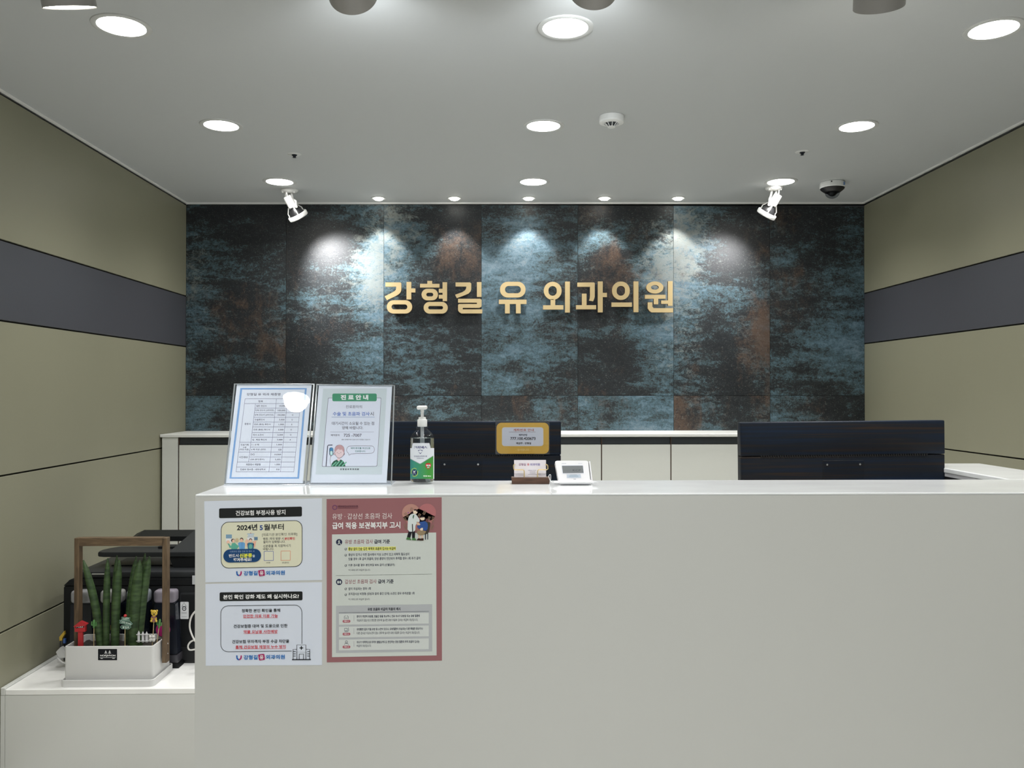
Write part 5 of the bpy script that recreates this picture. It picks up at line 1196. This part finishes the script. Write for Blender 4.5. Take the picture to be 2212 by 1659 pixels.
# ink tanks
xt = [150.4, 214.5, 270.7, 330.0]; tints = [(.55, .55, .57), (.62, .62, .60), (.55, .60, .66), (.55, .50, .58)]
for k in range(4):
    x0 = atY(xt[k], 1350, 3.510).x; x1 = atY(xt[k] + 47, 1350, 3.510).x
    zc_ = .610
    w = .004
    bm = BM(); prism(bm, [(x0 - .002, 3.512, ZS + .055), (x1 + .010, 3.512, ZS + .055), (x1, 3.512, zc_), (x0, 3.512, zc_)], (0, .052, 0)); bmesh.ops.recalc_face_normals(bm, faces=bm.faces); bmesh.ops.bevel(bm, geom=bm.edges[:], offset=.004, segments=2, affect='EDGES')
    tk = obj('ink_tank', bm, mat('ink_tank_dark', (.010, .013, .022), .22), pr, True)
    bm = bx(BM(), x0 - .0005, x1 + .0005, 3.5105, 3.5640, zc_ + .0005, .664, .013, 4)
    obj('tank_cover', bm, clear('tank_cover_%d' % k, (.7, .7, .72), rough=.12, opac=.45, oc=tints[k]), pr, True)
    obj('tank_cap', lathe(BM(), [(.012, zc_ + .001), (.012, zc_ + .026), (.009, zc_ + .030), (0, zc_ + .030)], ((x0 + x1) / 2, 3.537, 0), seg=18), M_pr, pr, True)
    bm = bx(BM(), x0 - .004, x1 + .014, 3.509, 3.566, ZS + .022, ZS + .0545, .003, 2)
    obj('tank_base', bm, mat('tank_base_grey', (.045, .043, .052), .25), pr, True)
    bm = BM(); prism(bm, [(x0 - .002, 3.508, ZS + .0003), (x1 + .018, 3.508, ZS + .0003), (x1 + .012, 3.508, ZS + .0215), (x0, 3.508, ZS + .0215)], (0, .062, 0)); bmesh.ops.recalc_face_normals(bm, faces=bm.faces)
    obj('tank_foot', bm, M_pr, pr)
bm = BM(); a = Z4(1258, 1180, 3.562); b = Z4(1500, 652, 3.562); obj('rear_panel_frame', bx(BM(), a.x, b.x, 3.5605, 3.566, a.z, b.z, .004, 2), M_pr2, pr, True)
a = Z4(1268, 1172, 3.562); b = Z4(1500, 668, 3.562); obj('rear_panel', bx(BM(), a.x, b.x, 3.5590, 3.566, a.z, b.z, .004, 2), M_pr, pr, True)
obj('screw_hole', lathe(BM(), [(0, 0), (.004, 0)], Z4(200, 578, 3.5625), (0, 1, 0), 12), M_void, pr); obj('screw_hole', lathe(BM(), [(0, 0), (.003, 0)], Z4(1315, 555, 3.5625), (0, 1, 0), 12), M_void, pr)
S = Sheet(pr, lambda px, py, l: atY(px, py, 3.5583 - l), 100, 1130, 4.3647, 1.6)
S.rr(1263, 742, 1343, 904, 8, (176, 178, 180), 1, 'rating_label'); S.ring([(1280, 782), (1299, 748), (1318, 782)], 4, (70, 72, 76), 2, closed=False); S.line(1276, 786, 1322, 786, 4, (70, 72, 76), 2)
S.ring(el2(1283, 788, 1317, 824, 16), 7, (28, 30, 34), 2); S.line(1290, 806, 1310, 806, 5, (28, 30, 34), 2)
for y in (842, 851, 883): S.line(1275, y, 1325, y, 3, (110, 112, 118), 2)
S.rr(1376, 494, 1430, 578, 2, (150, 152, 154), 1, 'blank_label')

# ---------------------------------------------------------------- cables
M_cw = mat('white_cable', (.66, .65, .62), .4)
t = tag(obj('white_cable', tube(BM(), spline([Z4(1500, 800, 3.45), Z4(1415, 825, 3.45), Z4(1365, 890, 3.45), Z4(1352, 980, 3.45), Z4(1378, 1065, 3.45), Z4(1418, 1130, 3.45), Z4(1470, 1160, 3.45), Vector((-1.21, 3.44, ZS + .0042))], 8), .0036, 8), M_cw, None, True), 'white cable curving down behind the counter end, upper loop', 'cable')
pts = [Z4(1480, 1080, 3.46), Z4(1415, 1095, 3.46), Z4(1360, 1120, 3.46), Z4(1336, 1160, 3.46), Z4(1352, 1195, 3.46), Z4(1415, 1190, 3.46), Z4(1480, 1200, 3.47), Vector((-1.20, 3.50, ZS + .0040))]
tag(obj('white_cable', tube(BM(), spline(pts, 8), .0034, 8), M_cw, None, True), 'white cable lower loop between printer and counter end', 'cable')
M_cb = mat('black_cable', (.02, .022, .03), .4)
q = Z4(160, 1250, 3.60)
t = thing('cable_bundle', 'bundle of black cables with yellow plug, left of the printer at the wall', 'cables', (-1.88, 3.62, ZS + .001))
for k, P in enumerate(([(165, 1030), (142, 1080), (132, 1150), (150, 1220)], [(178, 1050), (160, 1110), (152, 1170), (160, 1225)], [(175, 1090), (168, 1130), (178, 1170), (172, 1230)])):
    pts = [Z4(x, y, 3.555 + .012 * k) for x, y in P]; pts[-1].z = max(pts[-1].z, ZS + .004)
    obj('cable', tube(BM(), spline(pts, 6), .0028, 8), M_cb, t, True)
P = [Z4(*q, 3.552) for q in ((122, 1075), (150, 1040), (168, 1018), (172, 1050), (150, 1085), (148, 1108), (125, 1110))]; bm = BM(); prism(bm, P, (0, .012, 0)); bmesh.ops.recalc_face_normals(bm, faces=bm.faces); obj('yellow_plug', bm, mat('yellow_plug', (.55, .36, .04), .4), t)
a = Z4(166, 1108, 3.552); obj('blue_plug', bx(BM(), a.x - .004, a.x + .006, 3.552, 3.562, a.z - .012, a.z + .008, .001, 1), mat('blue_plug', (.04, .10, .30), .4), t)
t = thing('power_strip_end', 'translucent white plug and strap lying by the planter at the wall', 'plug', (-1.85, 3.50, ZS + .001))
mp_ = clear('milky_plastic', (.85, .85, .85), rough=.1, opac=.55, oc=(.75, .75, .74))
P = [Z4(*q, 3.50) for q in ((86, 1218), (135, 1168), (160, 1185), (190, 1240), (192, 1268), (120, 1278))]; bm = BM(); prism(bm, P, (0, .02, 0)); bmesh.ops.recalc_face_normals(bm, faces=bm.faces); bmesh.ops.bevel(bm, geom=bm.edges[:], offset=.002, segments=2, affect='EDGES')
obj('plug_body', bm, mp_, t, True)
pts = [Z4(105, 1270, 3.50), Z4(135, 1300, 3.48), Z4(165, 1318, 3.47), Z4(198, 1322, 3.47)]
for q in pts: q.z = max(q.z, ZS + .004)
obj('strap', tube(BM(), spline(pts, 6), .0032, 8), mp_, t, True)

all_text()
